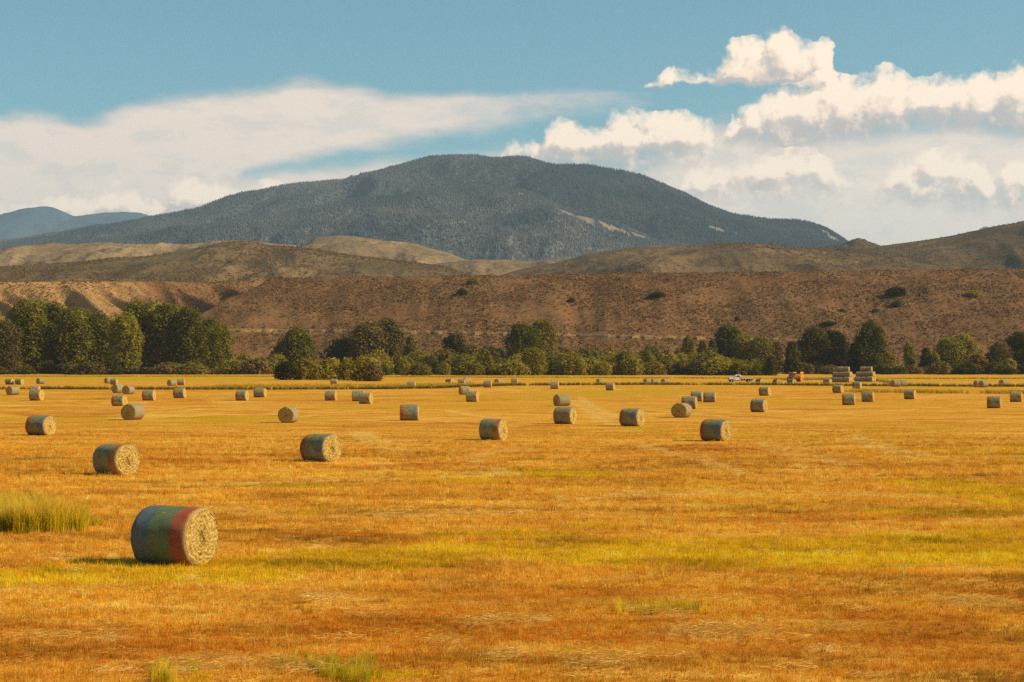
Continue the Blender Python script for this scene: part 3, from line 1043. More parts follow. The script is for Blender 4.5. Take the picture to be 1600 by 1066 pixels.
def wrap_material():
    m, h, b = material('coloured_net_wrap_over_hay', .8)
    tc = h.n('ShaderNodeTexCoord')
    p = tc.outputs['Object']
    sp = h.n('ShaderNodeSeparateXYZ', {0: p})
    wob = h.m('MULTIPLY', h.m('SUBTRACT', h.noise(p, 3.5, 3., .6), .5), .10)
    x = h.m('ADD', sp.outputs[0], wob)
    blue, green, red = (.035, .105, .175), (.070, .155, .075), (.36, .055, .032)
    c = h.mix(h.ss(x, -.30, -.24), blue, green)
    c = h.mix(h.ss(x, .31, .35), c, red)
    edge = h.m('MAXIMUM', h.ss(x, .65, .72), h.ss(h.m('MULTIPLY', x, -1.), .69, .75))
    c = h.mix(h.m('MULTIPLY', edge, .8), c, (.46, .31, .10))
    oi = h.n('ShaderNodeObjectInfo')
    n, n2 = straw_mix(h, b, p)
    worn = h.noise(p, 2.2, 4., .6)
    c = h.mix(h.m('MULTIPLY', h.ss(worn, .25, .62), h.m('MULTIPLY_ADD', oi.outputs['Random'], .2, h.n('ShaderNodeSeparateColor', {0: oi.outputs['Color']}).outputs[0])), c, (.45, .325, .13))
    c = h.mix(h.m('MULTIPLY', h.ss(n2, .45, .70), .30), c, (.40, .28, .105))
    c = h.mix(h.m('MULTIPLY', h.ss(n, .50, .70), .35), c, tuple(.25 * k for k in (.3, .22, .1)))
    h.set(b, 'Base Color', c)
    th = h.n('ShaderNodeTexWave', {'Vector': p, 'Scale': 14., 'Distortion': 3., 'Detail': 3., 'Detail Scale': 3.}, wave_type='BANDS', bands_direction='X')
    bp = h.n('ShaderNodeBump', {'Height': h.m('MULTIPLY_ADD', n2, 1., h.m('MULTIPLY', th.outputs[1], .3)), 'Strength': .7, 'Distance': .04})
    h.set(b, 'Normal', bp.outputs[0])
    return m


def hay_material():
    m, h, b = material('rolled_hay', .9)
    tc = h.n('ShaderNodeTexCoord')
    p = tc.outputs['Object']
    sp = h.n('ShaderNodeSeparateXYZ', {0: p})
    zz = h.m('SUBTRACT', sp.outputs[2], .75)
    rad = h.m('SQRT', h.m('ADD', h.m('MULTIPLY', sp.outputs[1], sp.outputs[1]), h.m('MULTIPLY', zz, zz)))
    ang = h.m('ARCTAN2', zz, sp.outputs[1])
    wob = h.noise(p, 4.5, 4., .6)
    ph = h.m('ADD', h.m('MULTIPLY_ADD', rad, 58., ang), h.m('MULTIPLY', wob, 26.))
    ring = h.m('MULTIPLY_ADD', h.m('SINE', ph), .5, .5)
    n = h.noise(h.n('ShaderNodeCombineXYZ', {0: h.m('MULTIPLY_ADD', ang, 2.6, h.m('MULTIPLY', rad, 46.)), 1: h.m('MULTIPLY', ang, 7.), 2: h.m('MULTIPLY', sp.outputs[0], 20.)}).outputs[0], 1., 5., .72, 1.2)
    f = h.m('ADD', h.m('MULTIPLY', ring, .20), h.m('MULTIPLY', n, .80))
    c = h.ramp(f, [(.20, (.13, .068, .012)), (.38, (.36, .215, .042)), (.56, (.56, .365, .090)), (.74, (.74, .52, .165))])
    c = h.mix(h.m('MULTIPLY', h.ss(h.noise(p, 5., 3., .6), .55, .7), .45), c, (.24, .14, .045))
    h.set(b, 'Base Color', c)
    bp = h.n('ShaderNodeBump', {'Height': f, 'Strength': .8, 'Distance': .05})
    h.set(b, 'Normal', bp.outputs[0])
    return m


def plain_wrap_material():
    m, h, b = material('clear_net_wrap_over_hay', .8)
    p = h.n('ShaderNodeTexCoord').outputs['Object']
    n, n2 = straw_mix(h, b, p)
    c = h.ramp(h.m('MULTIPLY_ADD', n2, .6, h.m('MULTIPLY', n, .4)), [(.3, (.15, .110, .050)), (.5, (.27, .200, .098)), (.7, (.40, .305, .16))])
    h.set(b, 'Base Color', c)
    bp = h.n('ShaderNodeBump', {'Height': n2, 'Strength': .7, 'Distance': .04})
    h.set(b, 'Normal', bp.outputs[0])
    return m


WRAP, HAY, PLAIN = wrap_material(), hay_material(), plain_wrap_material()
BR, BL = .75, .75      # radius and half length of a bale


def squash(z):
    return max(z, .012 + .25 * (z - .012) if z < .012 else z)


def bale_meshes(seed, dents=.017):
    r = random.Random(seed)
    N = 56
    o1, o2, o3 = r.uniform(0, 9), r.uniform(0, 9), r.uniform(0, 9)

    def rad(a, x):
        return BR * (1 + dents * math.sin(2 * a + o1) + dents * .7 * math.sin(5 * a + o2 + x * 2) + .006 * math.sin(11 * a + o3 + 5 * x))
    # net wrap: the barrel with rounded shoulders
    v, f = [], []
    prof = [(-BL - .004, .90), (-BL + .015, .955), (-BL + .06, .985), (-BL + .16, 1.0), (-BL * .5, 1.012), (-.12, 1.0), (.14, 1.006), (BL * .5, 1.010), (BL - .16, 1.0), (BL - .06, .985), (BL - .015, .955), (BL + .004, .90)]
    for x, k in prof:
        for j in range(N):
            a = 2 * math.pi * j / N
            q = rad(a, x) * k + r.uniform(-.007, .007)
            z = .75 + q * math.sin(a)
            v.append((x + r.uniform(-.008, .008), q * math.cos(a) * (1 + .05 * max(0, .45 - z)), z if z > .09 else .09 - .35 * (.09 - z)))
    for i in range(len(prof) - 1):
        for j in range(N):
            k = (j + 1) % N
            f.append((i * N + j, i * N + k, (i + 1) * N + k, (i + 1) * N + j))
    wrap = (v, f)
    ends = []
    for s in (-1, 1):
        v, f = [], []
        rings = [.93, .90, .84, .76, .68, .60, .52, .44, .36, .28, .20, .12, .05]
        for i, k in enumerate(rings):
            for j in range(N):
                a = 2 * math.pi * j / N
                q = rad(a, s * BL) * k
                dx = (-.02 if i == 0 else .012 * math.sin(i * 2.6 + a) + r.uniform(-.022, .022) + .025 * (1 - k))
                z = .75 + q * math.sin(a)
                v.append((s * (BL - .002 + dx), q * math.cos(a) * (1 + .05 * max(0, .45 - z)), z if z > .09 else .09 - .35 * (.09 - z)))
        v.append((s * (BL + .01), 0, .75))
        for i in range(len(rings) - 1):
            for j in range(N):
                k = (j + 1) % N
                q = (i * N + j, (i + 1) * N + j, (i + 1) * N + k, i * N + k)
                f.append(q if s < 0 else q[::-1])
        b0 = (len(rings) - 1) * N
        for j in range(N):
            q = (b0 + j, len(v) - 1, b0 + (j + 1) % N)
            f.append(q if s < 0 else q[::-1])
        ends.append((v, f))
    # loose stalks sticking out of the ends, the shoulders and the wrap
    v, f = [], []
    for k in range(900):
        a = r.uniform(0, 6.283)
        w = r.random()
        s = r.choice((-1, 1))
        if w < .62:
            q = BR * math.sqrt(r.random()) * .97
            c = Vector((s * (BL + .0), q * math.cos(a), .75 + q * math.sin(a)))
            d = Vector((s * r.uniform(.15, .7), r.gauss(0, 1), r.gauss(0, 1))).normalized()
            L = r.uniform(.05, .17)
        elif w < .85:
            q = BR * r.uniform(.88, 1.0)
            c = Vector((s * BL * r.uniform(.93, 1.0), q * math.cos(a), .75 + q * math.sin(a)))
            d = Vector((s * r.uniform(0, 1), math.cos(a) + r.gauss(0, .5), math.sin(a) + r.gauss(0, .5))).normalized()
            L = r.uniform(.05, .14)
        else:
            x = r.uniform(-BL, BL)
            q = BR
            c = Vector((x, q * math.cos(a), .75 + q * math.sin(a)))
            d = Vector((r.gauss(0, .7), math.cos(a) * .5 + r.gauss(0, .5), math.sin(a) * .5 + r.gauss(0, .5))).normalized()
            L = r.uniform(.03, .08)
        if c.z < .04:
            continue
        n = d.orthogonal().normalized() * .0055
        e = c + d * L + Vector((0, 0, -.25 * L))
        i = len(v)
        v += [tuple(c - n), tuple(c + n), tuple(e)]
        f.append((i, i + 1, i + 2))
    return wrap, ends, (v, f)


def make_bale(seed):
    root = empty('hay_bale')
    wrap, ends, loose = bale_meshes(seed)
    mesh_obj('net_wrap', *wrap, WRAP, root, smooth=True)
    for e in ends:
        mesh_obj('end_face', *e, HAY, root)
    tag(mesh_obj('loose_straw', *loose, HAY, root), kind='stuff')
    return root


# column of the middle, row of the foot, share of the end face that shows (+ right end, - left end), stripes flipped, label
BALES = [
    (274, 881, .52, 0, 'nearest hay bale, large, wrapped in blue, green and red bands'),
    (182, 742, .74, 0, 'second nearest hay bale, grey green wrap with a red edge, at left'),
    (502, 721, .67, 1, 'big hay bale with bright swirled end, left of centre in mid field'),
    (64, 680, .58, 1, 'hay bale near the left edge above the tall grass clump'),
    (771, 687.5, .42, 0, 'hay bale with green and red wrap at the centre of mid field'),
    (1118, 689, .45, 1, 'large hay bale with red and blue wrap, right of centre'),
    (883, 662.5, .40, 0, 'hay bale in front of the sunlit bale near the field centre'),
    (988, 666, .46, 1, 'hay bale standing alone between the centre pair and the dark faced bale'),
    (1065, 652.5, -.93, 0, 'hay bale with dark shaded end turned to the camera, right of centre'),
    (451, 660.5, -.95, 0, 'hay bale with dark round end facing the camera, left of centre'),
    (208, 656, -.82, 0, 'hay bale with dark left end and sunlit side, left part of field'),
    (640, 657, .06, 1, 'hay bale seen squarely from the side with red and green bands'),
    (878, 634.5, -.50, 0, 'sunlit hay bale just behind the bale at the field centre'),
    (187, 634.5, .46, 1, 'hay bale partly behind the dark ended bale at left'),
    (1186, 644, .36, 1, 'hay bale at right below the small dark green bale'),
    (1077, 639, .16, 1, 'hay bale directly behind the dark faced bale, right of centre'),
    (1108.5, 628.5, .08, 1, 'hay bale with red top stripe, right of the row of three'),
    (1089, 627, .14, 1, 'farthest hay bale of the cluster behind the dark faced bale'),
    (1195, 618.5, .30, 1, 'small dark green hay bale beyond the right centre of the field'),
    (1326, 633, .06, 1, 'teal topped hay bale seen side on, right part of field'),
    (1356, 628, .12, 0, 'hay bale right of the teal topped bale, in front of tall grass'),
    (1422, 624, .24, 0, 'lone hay bale in front of the tall grass strip at right'),
    (1553, 638, .10, 1, 'hay bale with red and teal wrap near the right edge'),
    (1587.5, 628, .08, 0, 'hay bale at the very right edge of the field'),
    (1309, 614, .34, 1, 'hay bale in front of the left bale stack'),
    (1339, 608, .24, 1, 'hay bale half sunk in grass in front of the right bale stack'),
    (738, 628, .22, 0, 'front hay bale of the overlapping pair at centre left'),
    (725.5, 617, -.30, 1, 'rear hay bale of the overlapping pair at centre left'),
    (571.5, 631, .30, 0, 'front hay bale of the touching pair below the willow thicket'),
    (560, 627, .10, 0, 'rear hay bale of the touching pair below the willow thicket'),
    (517, 626, .18, 0, 'hay bale with green and red wrap left of the touching pair'),
    (406.5, 621, .26, 1, 'hay bale right of its pale neighbour, left centre of field'),
    (378.5, 626, .36, 1, 'hay bale left of its neighbour, left centre of field'),
    (281, 622, .32, 1, 'hay bale with lit right end, third from the left cluster'),
    (233, 626, .28, 1, 'hay bale with greenish wrap between the left cluster and the lone one'),
    (57.5, 626, .44, 0, 'hay bale at far left with bright right end'),
    (55, 616, .20, 0, 'hay bale peeping out behind the far left bale'),
    (20.5, 617.5, -.62, 0, 'hay bale with dark left end at the far left edge'),
    (184.5, 614, -.66, 0, 'dark ended hay bale, left one of the pair by the ditch'),
    (201, 616, -.80, 0, 'brown hay bale, right one of the pair by the ditch'),
    (643, 607, .12, 0, 'small bluish hay bale standing in the ditch grass'),
    (866.5, 608, .08, 0, 'small hay bale on the far field, above the centre pair'),
    (953.5, 610, .22, 0, 'small hay bale, nearer one of two above the field centre'),
    (938, 601, -.55, 0, 'small hay bale, farther one of two above the field centre'),
    (762, 605.5, .10, 0, 'small hay bale, left of the brown one on the far strip'),
    (779, 602, -.72, 0, 'small brown hay bale with end turned left on far strip'),
    (721.5, 602, .14, 0, 'small teal hay bale on the far strip, behind the centre left pair'),
    (729.5, 600, -.55, 0, 'small hay bale peeping out beside the teal one on far strip'),
    (703, 601, .60, 0, 'pale little hay bale left of the teal one on far strip'),
    (804, 600, .10, 1, 'small teal hay bale just left of the big willow tree'),
    (522, 601, .10, 1, 'small pale blue hay bale against the willow thicket'),
    (283, 602, .12, 1, 'small pale blue hay bale of the distant left pair'),
    (268.5, 603, -.60, 0, 'small hay bale with dark left end of the distant left pair'),
    (63.5, 600, -.55, 0, 'small hay bale with dark left end far off at left'),
    (169.5, 599.5, -.55, 0, 'distant hay bale with dark left end, rear of the left cluster'),
    (178.5, 601, .40, 1, 'pale distant hay bale in the middle of the left cluster'),
    (15, 601, .50, 0, 'pale distant hay bale at the left edge, left of two'),
    (30.5, 601, .50, 0, 'pale distant hay bale at the left edge, right of two'),
    (1011.5, 601, -.60, 0, 'distant hay bale, leftmost of three in front of the low willows'),
    (1022, 601, -.50, 0, 'distant hay bale, middle of three in front of the low willows'),
    (1039.5, 601, -.62, 0, 'distant hay bale, rightmost of three in front of the low willows'),
    (1187, 601, .62, 0, 'distant hay bale with pale right end beside the white truck'),
    (1214, 602, .80, 0, 'distant hay bale with pale round end between truck and tractor'),
    (1237, 602, .60, 0, 'distant hay bale in front of the orange tractor'),
    (1293, 602, .45, 0, 'distant hay bale in front of the left stack, pale right end'),
    (1399.5, 604.5, -.50, 0, 'distant hay bale, left of a pair right of the stacks'),
    (1410.5, 604, -.45, 0, 'distant hay bale, right of a pair right of the stacks'),
    (1528, 605, -.60, 0, 'distant dark hay bale, left of the pair near the right edge'),
    (1536.5, 605.5, -.70, 0, 'distant dark hay bale, right of the pair near the right edge'),
    (1568, 603, -.66, 0, 'lone distant hay bale with pale rim near the right edge'),
]
bale_first = [make_bale(s) for s in (1, 2, 3)]
bale_used = [False] * 3
for o in bale_first:
    o.hide_render = False


def put_bale(x, y, z, rz, label, group, k, far, plain=False):
    if bale_used[k]:
        o = bale_first[k].copy()
        COL.objects.link(o)
        for ch in bale_first[k].children:
            if far and ch.name.startswith('loose'):
                continue
            c = ch.copy()
            COL.objects.link(c)
            c.parent = o
    else:
        o = bale_first[k]
        bale_used[k] = True
    o.location = (x, y, z)
    o.rotation_euler = (0, 0, rz)
    if plain:
        for ch in o.children:
            if ch.name.startswith('net_wrap'):
                ch.material_slots[0].link = 'OBJECT'
                ch.material_slots[0].material = PLAIN
    tag(o, label, 'hay bale', group)
    return o


for i, (px, py, end, flip, label) in enumerate(BALES):
    x, y, z = place(px, py)
    z -= .05
    az = math.atan2(x, y)
    th = math.asin(end) + az
    rz = -th + (math.pi if flip else 0)
    o = put_bale(x, y, z - .03, rz, label, 'round hay bales lying on the field', i % 3, y > 230, any(w in label for w in ('pale', 'brown', 'dark left', 'grey', 'distant', 'sunlit')) and i > 3)
    for ch in o.children:
        w = .08 if i == 0 else (.45 if i in (1, 2, 3, 4, 5, 11) else .74)
        ch.color = (w, w, w, 1)
    s = random.uniform(.97, 1.04)
    o.scale = (s * random.uniform(.97, 1.04), s * random.uniform(1.0, 1.05), s * random.uniform(.95, 1.0))
    o.rotation_euler = (random.uniform(-.02, .02), random.uniform(-.02, .02), rz)


def bale_stack(px, py, rz, side):
    x0, y0, z0 = place(px, py)
    ax = Vector((math.cos(rz), math.sin(rz), 0))
    dp = Vector((-math.sin(rz), math.cos(rz), 0))
    k = 0
    for lay, (rows, longs) in enumerate([(3, 3), (2, 3), (1, 2)]):
        for r_ in range(rows):
            for l_ in range(longs):
                off = dp * ((r_ - (rows - 1) / 2) * 1.52) + ax * ((l_ - (longs - 1) / 2) * 1.54 + (.25 if lay == 2 else 0) + random.uniform(-.05, .05))
                row = {3: ['front', 'middle', 'back'], 2: ['front', 'back'], 1: ['only']}[rows][r_]
                pos = {3: ['left', 'centre', 'right'], 2: ['left', 'right']}[longs][l_]
                lab = 'hay bale, %s one of the %s row, %s layer of the %s stack' % (pos, row, ('bottom', 'middle', 'top')[lay], side)
                o = put_bale(x0 + off.x, y0 + off.y, z0 - .03 + lay * 1.30, rz + (math.pi if k % 2 else 0) + random.uniform(-.03, .03), lab, 'hay bales in the %s stack' % side, k % 3, True, True)
                k += 1


bale_stack(1316, 597.5, R(-24), 'left')
bale_stack(1352, 596.5, R(-24), 'right')


# ------------------------------------------------------------------ trees and bushes
def tube(v, f, pts, radii, n=6):
    base = len(v)
    for i, (p, r_) in enumerate(zip(pts, radii)):
        p = Vector(p)
        d = (Vector(pts[min(i + 1, len(pts) - 1)]) - Vector(pts[max(i - 1, 0)])).normalized()
        e1 = d.orthogonal().normalized() if abs(d.z) < .95 else Vector((1, 0, 0))
        e1 = (e1 - d * e1.dot(d)).normalized()
        e2 = d.cross(e1)
        for j in range(n):
            a = 2 * math.pi * j / n
            v.append(tuple(p + (e1 * math.cos(a) + e2 * math.sin(a)) * r_))
    for i in range(len(pts) - 1):
        for j in range(n):
            k = (j + 1) % n
            f.append((base + i * n + j, base + i * n + k, base + (i + 1) * n + k, base + (i + 1) * n + j))


BARK = flat_mat('grey_brown_bark', (.16, .115, .07), .95, .1, 0., .4, 1.5)


def crown_mesh(hgt, wid, prof, nclump, nleaf, leaf, seed, low=.05, cl=.16):
    """leaf-clump faces on the shells of many uneven lumps that fill the crown"""
    r = random.Random(seed)
    lumps = []
    ang = r.uniform(0, 6)
    for k in range(nclump):
        t = low + (1 - low) * ((k + .5) / nclump) ** .85
        ang += 2.4 + r.uniform(-.5, .5)
        env = np.interp(t, [a for a, _ in prof], [b for _, b in prof]) * wid / 2
        cr = wid * cl * r.uniform(.7, 1.35)
        q = max(0., env - cr * .75) * r.uniform(.55, 1.08)
        c = Vector((q * math.cos(ang), q * math.sin(ang), hgt * t - cr * .3))
        lumps.append((c, cr, r.uniform(.9, 1.5)))
    v, f = [], []
    tot = sum(c[1] ** 2 for c in lumps)
    for c, cr, el in lumps:
        for _ in range(max(8, int(nleaf * cr * cr / tot))):
            d = Vector((r.gauss(0, 1), r.gauss(0, 1), r.gauss(0, 1) + .25)).normalized()
            q = cr * (r.uniform(.55, 1.0) if r.random() < .8 else r.uniform(1.0, 1.22))
            p = c + Vector((d.x * q, d.y * q, d.z * q * el))
            if p.z < .1:
                continue
            nr = (d + Vector((r.gauss(0, .55), r.gauss(0, .55), r.gauss(0, .55)))).normalized()
            e1 = Matrix.Rotation(r.uniform(0, 6.28), 3, nr) @ nr.orthogonal().normalized()
            e2 = nr.cross(e1)
            s = leaf * r.uniform(.55, 1.35)
            i = len(v)
            v += [tuple(p - e1 * s), tuple(p + e2 * s * .62), tuple(p + e1 * s), tuple(p - e2 * s * .62)]
            f.append((i, i + 1, i + 2, i + 3))
    return v, f, lumps


def trunk_mesh(hgt, wid, lumps, seed, rad):
    r = random.Random(seed)
    v, f = [], []
    top = hgt * .72
    pts = [(0, 0, -.3)]
    for k in range(1, 6):
        pts.append((r.uniform(-.02, .02) * hgt * k / 5, r.uniform(-.02, .02) * hgt * k / 5, top * k / 5))
    tube(v, f, pts, [rad * (1.25 - .2 * k) if k else rad * 1.5 for k in range(6)], 7)
    for c, cr, _ in r.sample(lumps, min(len(lumps), 11)):
        z = min(c.z * .6, top * .9)
        s = Vector(np.array([np.interp(z, [p[2] for p in pts], [p[i] for p in pts]) for i in range(3)]))
        m = (s + c) / 2 + Vector((0, 0, .04 * hgt))
        tube(v, f, [tuple(s), tuple(m), tuple(c)], [rad * .5, rad * .32, rad * .1], 5)
    return v, f


def make_tree(name, hgt, wid, prof, nclump, nleaf, leaf, seed, mat, rad=.4, low=.05, cl=.16, crown='crown'):
    root = empty(name)
    v, f, lumps = crown_mesh(hgt, wid, prof, nclump, nleaf, leaf, seed, low, cl)
    mesh_obj(crown, v, f, mat, root)
    mesh_obj('trunk' if crown == 'crown' else 'stem', *trunk_mesh(hgt, wid, lumps, seed, rad), BARK, root)
    root['h0'], root['w0'] = hgt, wid
    return root


LEAF = {
    'green': leaf_material('cottonwood_leaf', [(.060, .054, .004), (.180, .155, .010), (.33, .265, .018)], .38, scale=.3),
    'dark': leaf_material('dark_tree_leaf', [(.026, .025, .003), (.070, .065, .006), (.140, .120, .012)], .26, scale=.3),
    'olive': leaf_material('olive_willow_leaf', [(.11, .088, .010), (.26, .200, .020), (.41, .31, .036)], .42, scale=.45),
    'gold': leaf_material('yellowing_leaf', [(.18, .100, .006), (.36, .190, .010), (.50, .27, .016)], .3, scale=.5),
    'brush': leaf_material('grey_brown_brush_leaf', [(.080, .056, .012), (.160, .108, .022), (.25, .165, .036)], .25, scale=.5),
}
P_COT = [(0, .75), (.12, .95), (.35, 1.0), (.6, 1.0), (.8, .95), (.93, .78), (1, .45)]
P_TALL = [(0, .5), (.15, .8), (.4, .95), (.65, 1.0), (.85, .92), (1, .5)]
P_BUSH = [(0, .95), (.3, 1.0), (.6, .95), (.85, .75), (1, .4)]
P_SPIRE = [(0, .8), (.3, 1.), (.7, .75), (.9, .45), (1, .15)]
P_LOLLY = [(0, .2), (.2, .35), (.4, .95), (.65, 1.0), (.88, .7), (1, .3)]
KINDS_T = {
    'cot0': lambda: make_tree('cottonwood_tree', 28, 14, P_COT, 54, 9500, .5, 101, LEAF['green'], .5, .05, .19),
    'cot1': lambda: make_tree('cottonwood_tree', 28, 13, P_TALL, 48, 9500, .5, 102, LEAF['green'], .5, .05, .2),
    'cot2': lambda: make_tree('cottonwood_tree', 26, 14, P_COT, 40, 9000, .5, 103, LEAF['green'], .45, .07, .22),
    'lol': lambda: make_tree('cottonwood_tree', 18, 14, P_LOLLY, 42, 6500, .5, 104, LEAF['green'], .4, .14, .17),
    'tall': lambda: make_tree('poplar_tree', 16, 6, P_SPIRE, 34, 4500, .42, 105, LEAF['green'], .25, .04, .2),
    'tall2': lambda: make_tree('poplar_tree', 15, 6.5, P_TALL, 30, 4200, .42, 106, LEAF['green'], .25, .05, .2),
    'bush0': lambda: make_tree('willow_bush', 4.5, 7, P_BUSH, 26, 2600, .30, 107, LEAF['olive'], .09, .1, .19, 'foliage'),
    'bush1': lambda: make_tree('willow_bush', 4.0, 6, P_BUSH, 22, 2400, .30, 108, LEAF['olive'], .09, .1, .21, 'foliage'),
    'bush2': lambda: make_tree('willow_bush', 5.0, 6, P_COT, 24, 2600, .30, 109, LEAF['olive'], .09, .08, .2, 'foliage'),
}
tree_first = {}


def put_tree(kind, px, topy, depth, wpx, leafkey, label, cat, group, name=None):
    x, y, z = at_depth(px, depth)
    hgt = CAMZ + (HOR - topy) / FPX * depth - z
    wid = wpx * 1.22 / FPX * depth
    if kind not in tree_first:
        o = tree_first[kind] = KINDS_T[kind]()
        o['fresh'] = 1
    if tree_first[kind].get('fresh'):
        o = tree_first[kind]
        del o['fresh']
    else:
        o = copy_tree(tree_first[kind])
    o.location = (x, y, z - .1)
    o.rotation_euler = (0, 0, random.uniform(0, 6.28))
    s = wid / o['w0']
    o.scale = (s, s, hgt / o['h0'])
    for ch in o.children:
        if ch.name.startswith(('crown', 'foliage')):
            ch.material_slots[0].link = 'OBJECT'
            ch.material_slots[0].material = LEAF[leafkey]
    tag(o, label, cat, group)
    if name:
        o.name = name
    return o


GT = 'trees along the far edge of the field'
TREES = [  # kind, column, row of the top, depth, width in columns, leaf, label
    ('cot2', -14, 496, 800, 50, 'olive', 'olive tree cut by the left edge of the picture'),
    ('cot2', 8, 507, 790, 40, 'brush', 'dull brownish tree at the left end, shorter than the grove'),
    ('cot0', 45, 474, 815, 58, 'green', 'tall cottonwood at the left end of the big grove'),
    ('cot1', 84, 481, 830, 52, 'green', 'second cottonwood from the left in the big grove'),
    ('cot0', 118, 487, 815, 50, 'green', 'third cottonwood from the left in the big grove'),
    ('cot2', 152, 496, 820, 46, 'green', 'lower cottonwood just left of the dip in the grove'),
    ('cot1', 196, 496, 795, 46, 'green', 'front cottonwood with pale trunk right of the grove dip'),
    ('cot0', 222, 477, 830, 62, 'green', 'broad cottonwood topping the right half of the grove'),
    ('cot1', 262, 481, 820, 54, 'green', 'cottonwood right of the broad one in the grove'),
    ('cot2', 296, 488, 815, 50, 'green', 'third last cottonwood on the right of the grove'),
    ('cot0', 325, 502, 825, 40, 'green', 'second last cottonwood on the right of the grove'),
    ('cot2', 344, 510, 835, 38, 'green', 'last cottonwood at the right end of the grove'),
    ('cot2', 66, 480, 850, 50, 'green', 'cottonwood filling the gap behind the first two of the grove'),
    ('cot0', 102, 488, 850, 50, 'green', 'cottonwood behind the second and third of the grove'),
    ('cot1', 136, 494, 845, 50, 'green', 'cottonwood behind the third and fourth of the grove'),
    ('cot2', 172, 503, 850, 44, 'green', 'low cottonwood in the dip of the grove'),
    ('cot2', 244, 482, 855, 54, 'green', 'cottonwood behind the broad one, right half of the grove'),
    ('cot0', 280, 487, 850, 50, 'green', 'cottonwood in the back rank, right half of the grove'),
    ('lol', 463, 516, 840, 52, 'green', 'lone round cottonwood right of the big grove'),
    ('bush2', 440, 541, 850, 34, 'dark', 'low dark tree leaning on the lone round cottonwood'),
    ('cot2', 574, 508, 880, 52, 'brush', 'left half of the twin crowned trees behind the thicket'),
    ('cot0', 605, 503, 885, 48, 'brush', 'right half of the twin crowned trees behind the thicket'),
    ('bush2', 535, 535, 890, 48, 'dark', 'dark low tree left of the twin crowned trees'),
    ('tall', 642, 527, 870, 24, 'brush', 'thin brownish tree right of the twin crowned trees'),
    ('lol', 710, 525, 860, 40, 'dark', 'dark round tree left of the centre'),
    ('tall2', 735, 541, 865, 26, 'olive', 'small olive tree beside the dark round tree'),
    ('bush2', 770, 548, 880, 50, 'dark', 'low dark brush between dark round tree and twin willow'),
    ('cot1', 815, 510, 850, 46, 'green', 'left crown of the tall tree pair at centre'),
    ('cot0', 846, 504, 860, 44, 'olive', 'right crown of the tall tree pair at centre'),
    ('cot2', 834, 547, 735, 36, 'green', 'dense green willow in front of the tall centre pair'),
    ('tall', 956, 540, 850, 10, 'gold', 'thin yellowish sapling before the bluff right of centre'),
    ('tall', 1021, 548, 850, 9, 'brush', 'thin brown sapling before the bluff right of centre'),
    ('tall2', 1075, 528, 850, 20, 'olive', 'slender olive tree left of the dark spiky one'),
    ('tall', 1098, 535, 845, 18, 'dark', 'dark spiky tree, left of two before the round one'),
    ('tall', 1113, 533, 845, 18, 'dark', 'dark spiky tree, right of two before the round one'),
    ('cot1', 1138, 512, 860, 44, 'green', 'tall green tree behind the white truck'),
    ('cot2', 1162, 527, 850, 34, 'olive', 'olive tree on the right flank of the tall green one'),
    ('cot2', 1188, 529, 840, 38, 'olive', 'rounded tree between truck and tractor'),
    ('tall2', 1213, 536, 845, 22, 'brush', 'thin brownish tree left of the dark conifer like one'),
    ('tall', 1237, 536, 800, 24, 'dark', 'dark narrow tree above the orange tractor'),
    ('cot1', 1272, 516, 820, 46, 'dark', 'dark tree left of the bale stacks'),
    ('cot0', 1303, 520, 825, 48, 'dark', 'dark tree directly behind the left bale stack'),
    ('tall', 1336, 538, 815, 24, 'dark', 'narrow dark tree between the two stack trees'),
    ('cot1', 1361, 507, 810, 44, 'green', 'tall green tree behind the right bale stack'),
    ('tall2', 1387, 553, 815, 22, 'olive', 'low olive tree right of the tall stack tree'),
    ('tall2', 1421, 538, 820, 18, 'green', 'slim green tree standing alone right of the stacks'),
    ('tall', 1447, 545, 815, 20, 'dark', 'slim dark tree right of the lone slim one'),
    ('tall2', 1461, 553, 812, 16, 'green', 'little tree touching the slim dark one'),
    ('cot2', 1481, 531, 820, 36, 'green', 'green tree left of the mixed clump near right edge'),
    ('cot1', 1506, 526, 825, 40, 'olive', 'tallest olive tree of the mixed clump near right edge'),
    ('tall', 1527, 554, 790, 32, 'gold', 'golden yellow tree in the clump near right edge'),
    ('tall2', 1545, 553, 812, 22, 'dark', 'dark small tree right of the golden one'),
    ('cot2', 1563, 538, 815, 34, 'brush', 'brownish tree second from the right edge'),
    ('tall2', 1578, 562, 800, 20, 'olive', 'low tree under the rightmost big one'),
    ('cot0', 1598, 522, 820, 48, 'dark', 'big dark tree cut by the right edge'),
]
for k, px, ty, d, w, lk, lab in TREES:
    put_tree(k, px, ty, d, w, lk, lab, 'tree', GT)

GB = 'willow bushes below the bluff'
rb = random.Random(21)
# the thicket that stands forward into the field
for px, ty, d, w, lk, lab in [
    (447, 569, 545, 34, 'dark', 'dark willow bush at the left end of the forward thicket'),
    (478, 566, 550, 44, 'olive', 'willow bush second from left in the forward thicket'),
    (515, 565, 560, 46, 'olive', 'broad willow bush in the middle of the forward thicket'),
    (545, 566, 545, 34, 'olive', 'willow bush right of the middle of the forward thicket'),
    (571, 562, 520, 40, 'olive', 'largest rounded willow bush at the right end of the forward thicket'),
    (584, 571, 512, 26, 'brush', 'brownish willow bush at the right foot of the forward thicket')]:
    put_tree(rb.choice(('bush0', 'bush1', 'bush2')), px, ty, d, w, lk, lab, 'bush', GB)


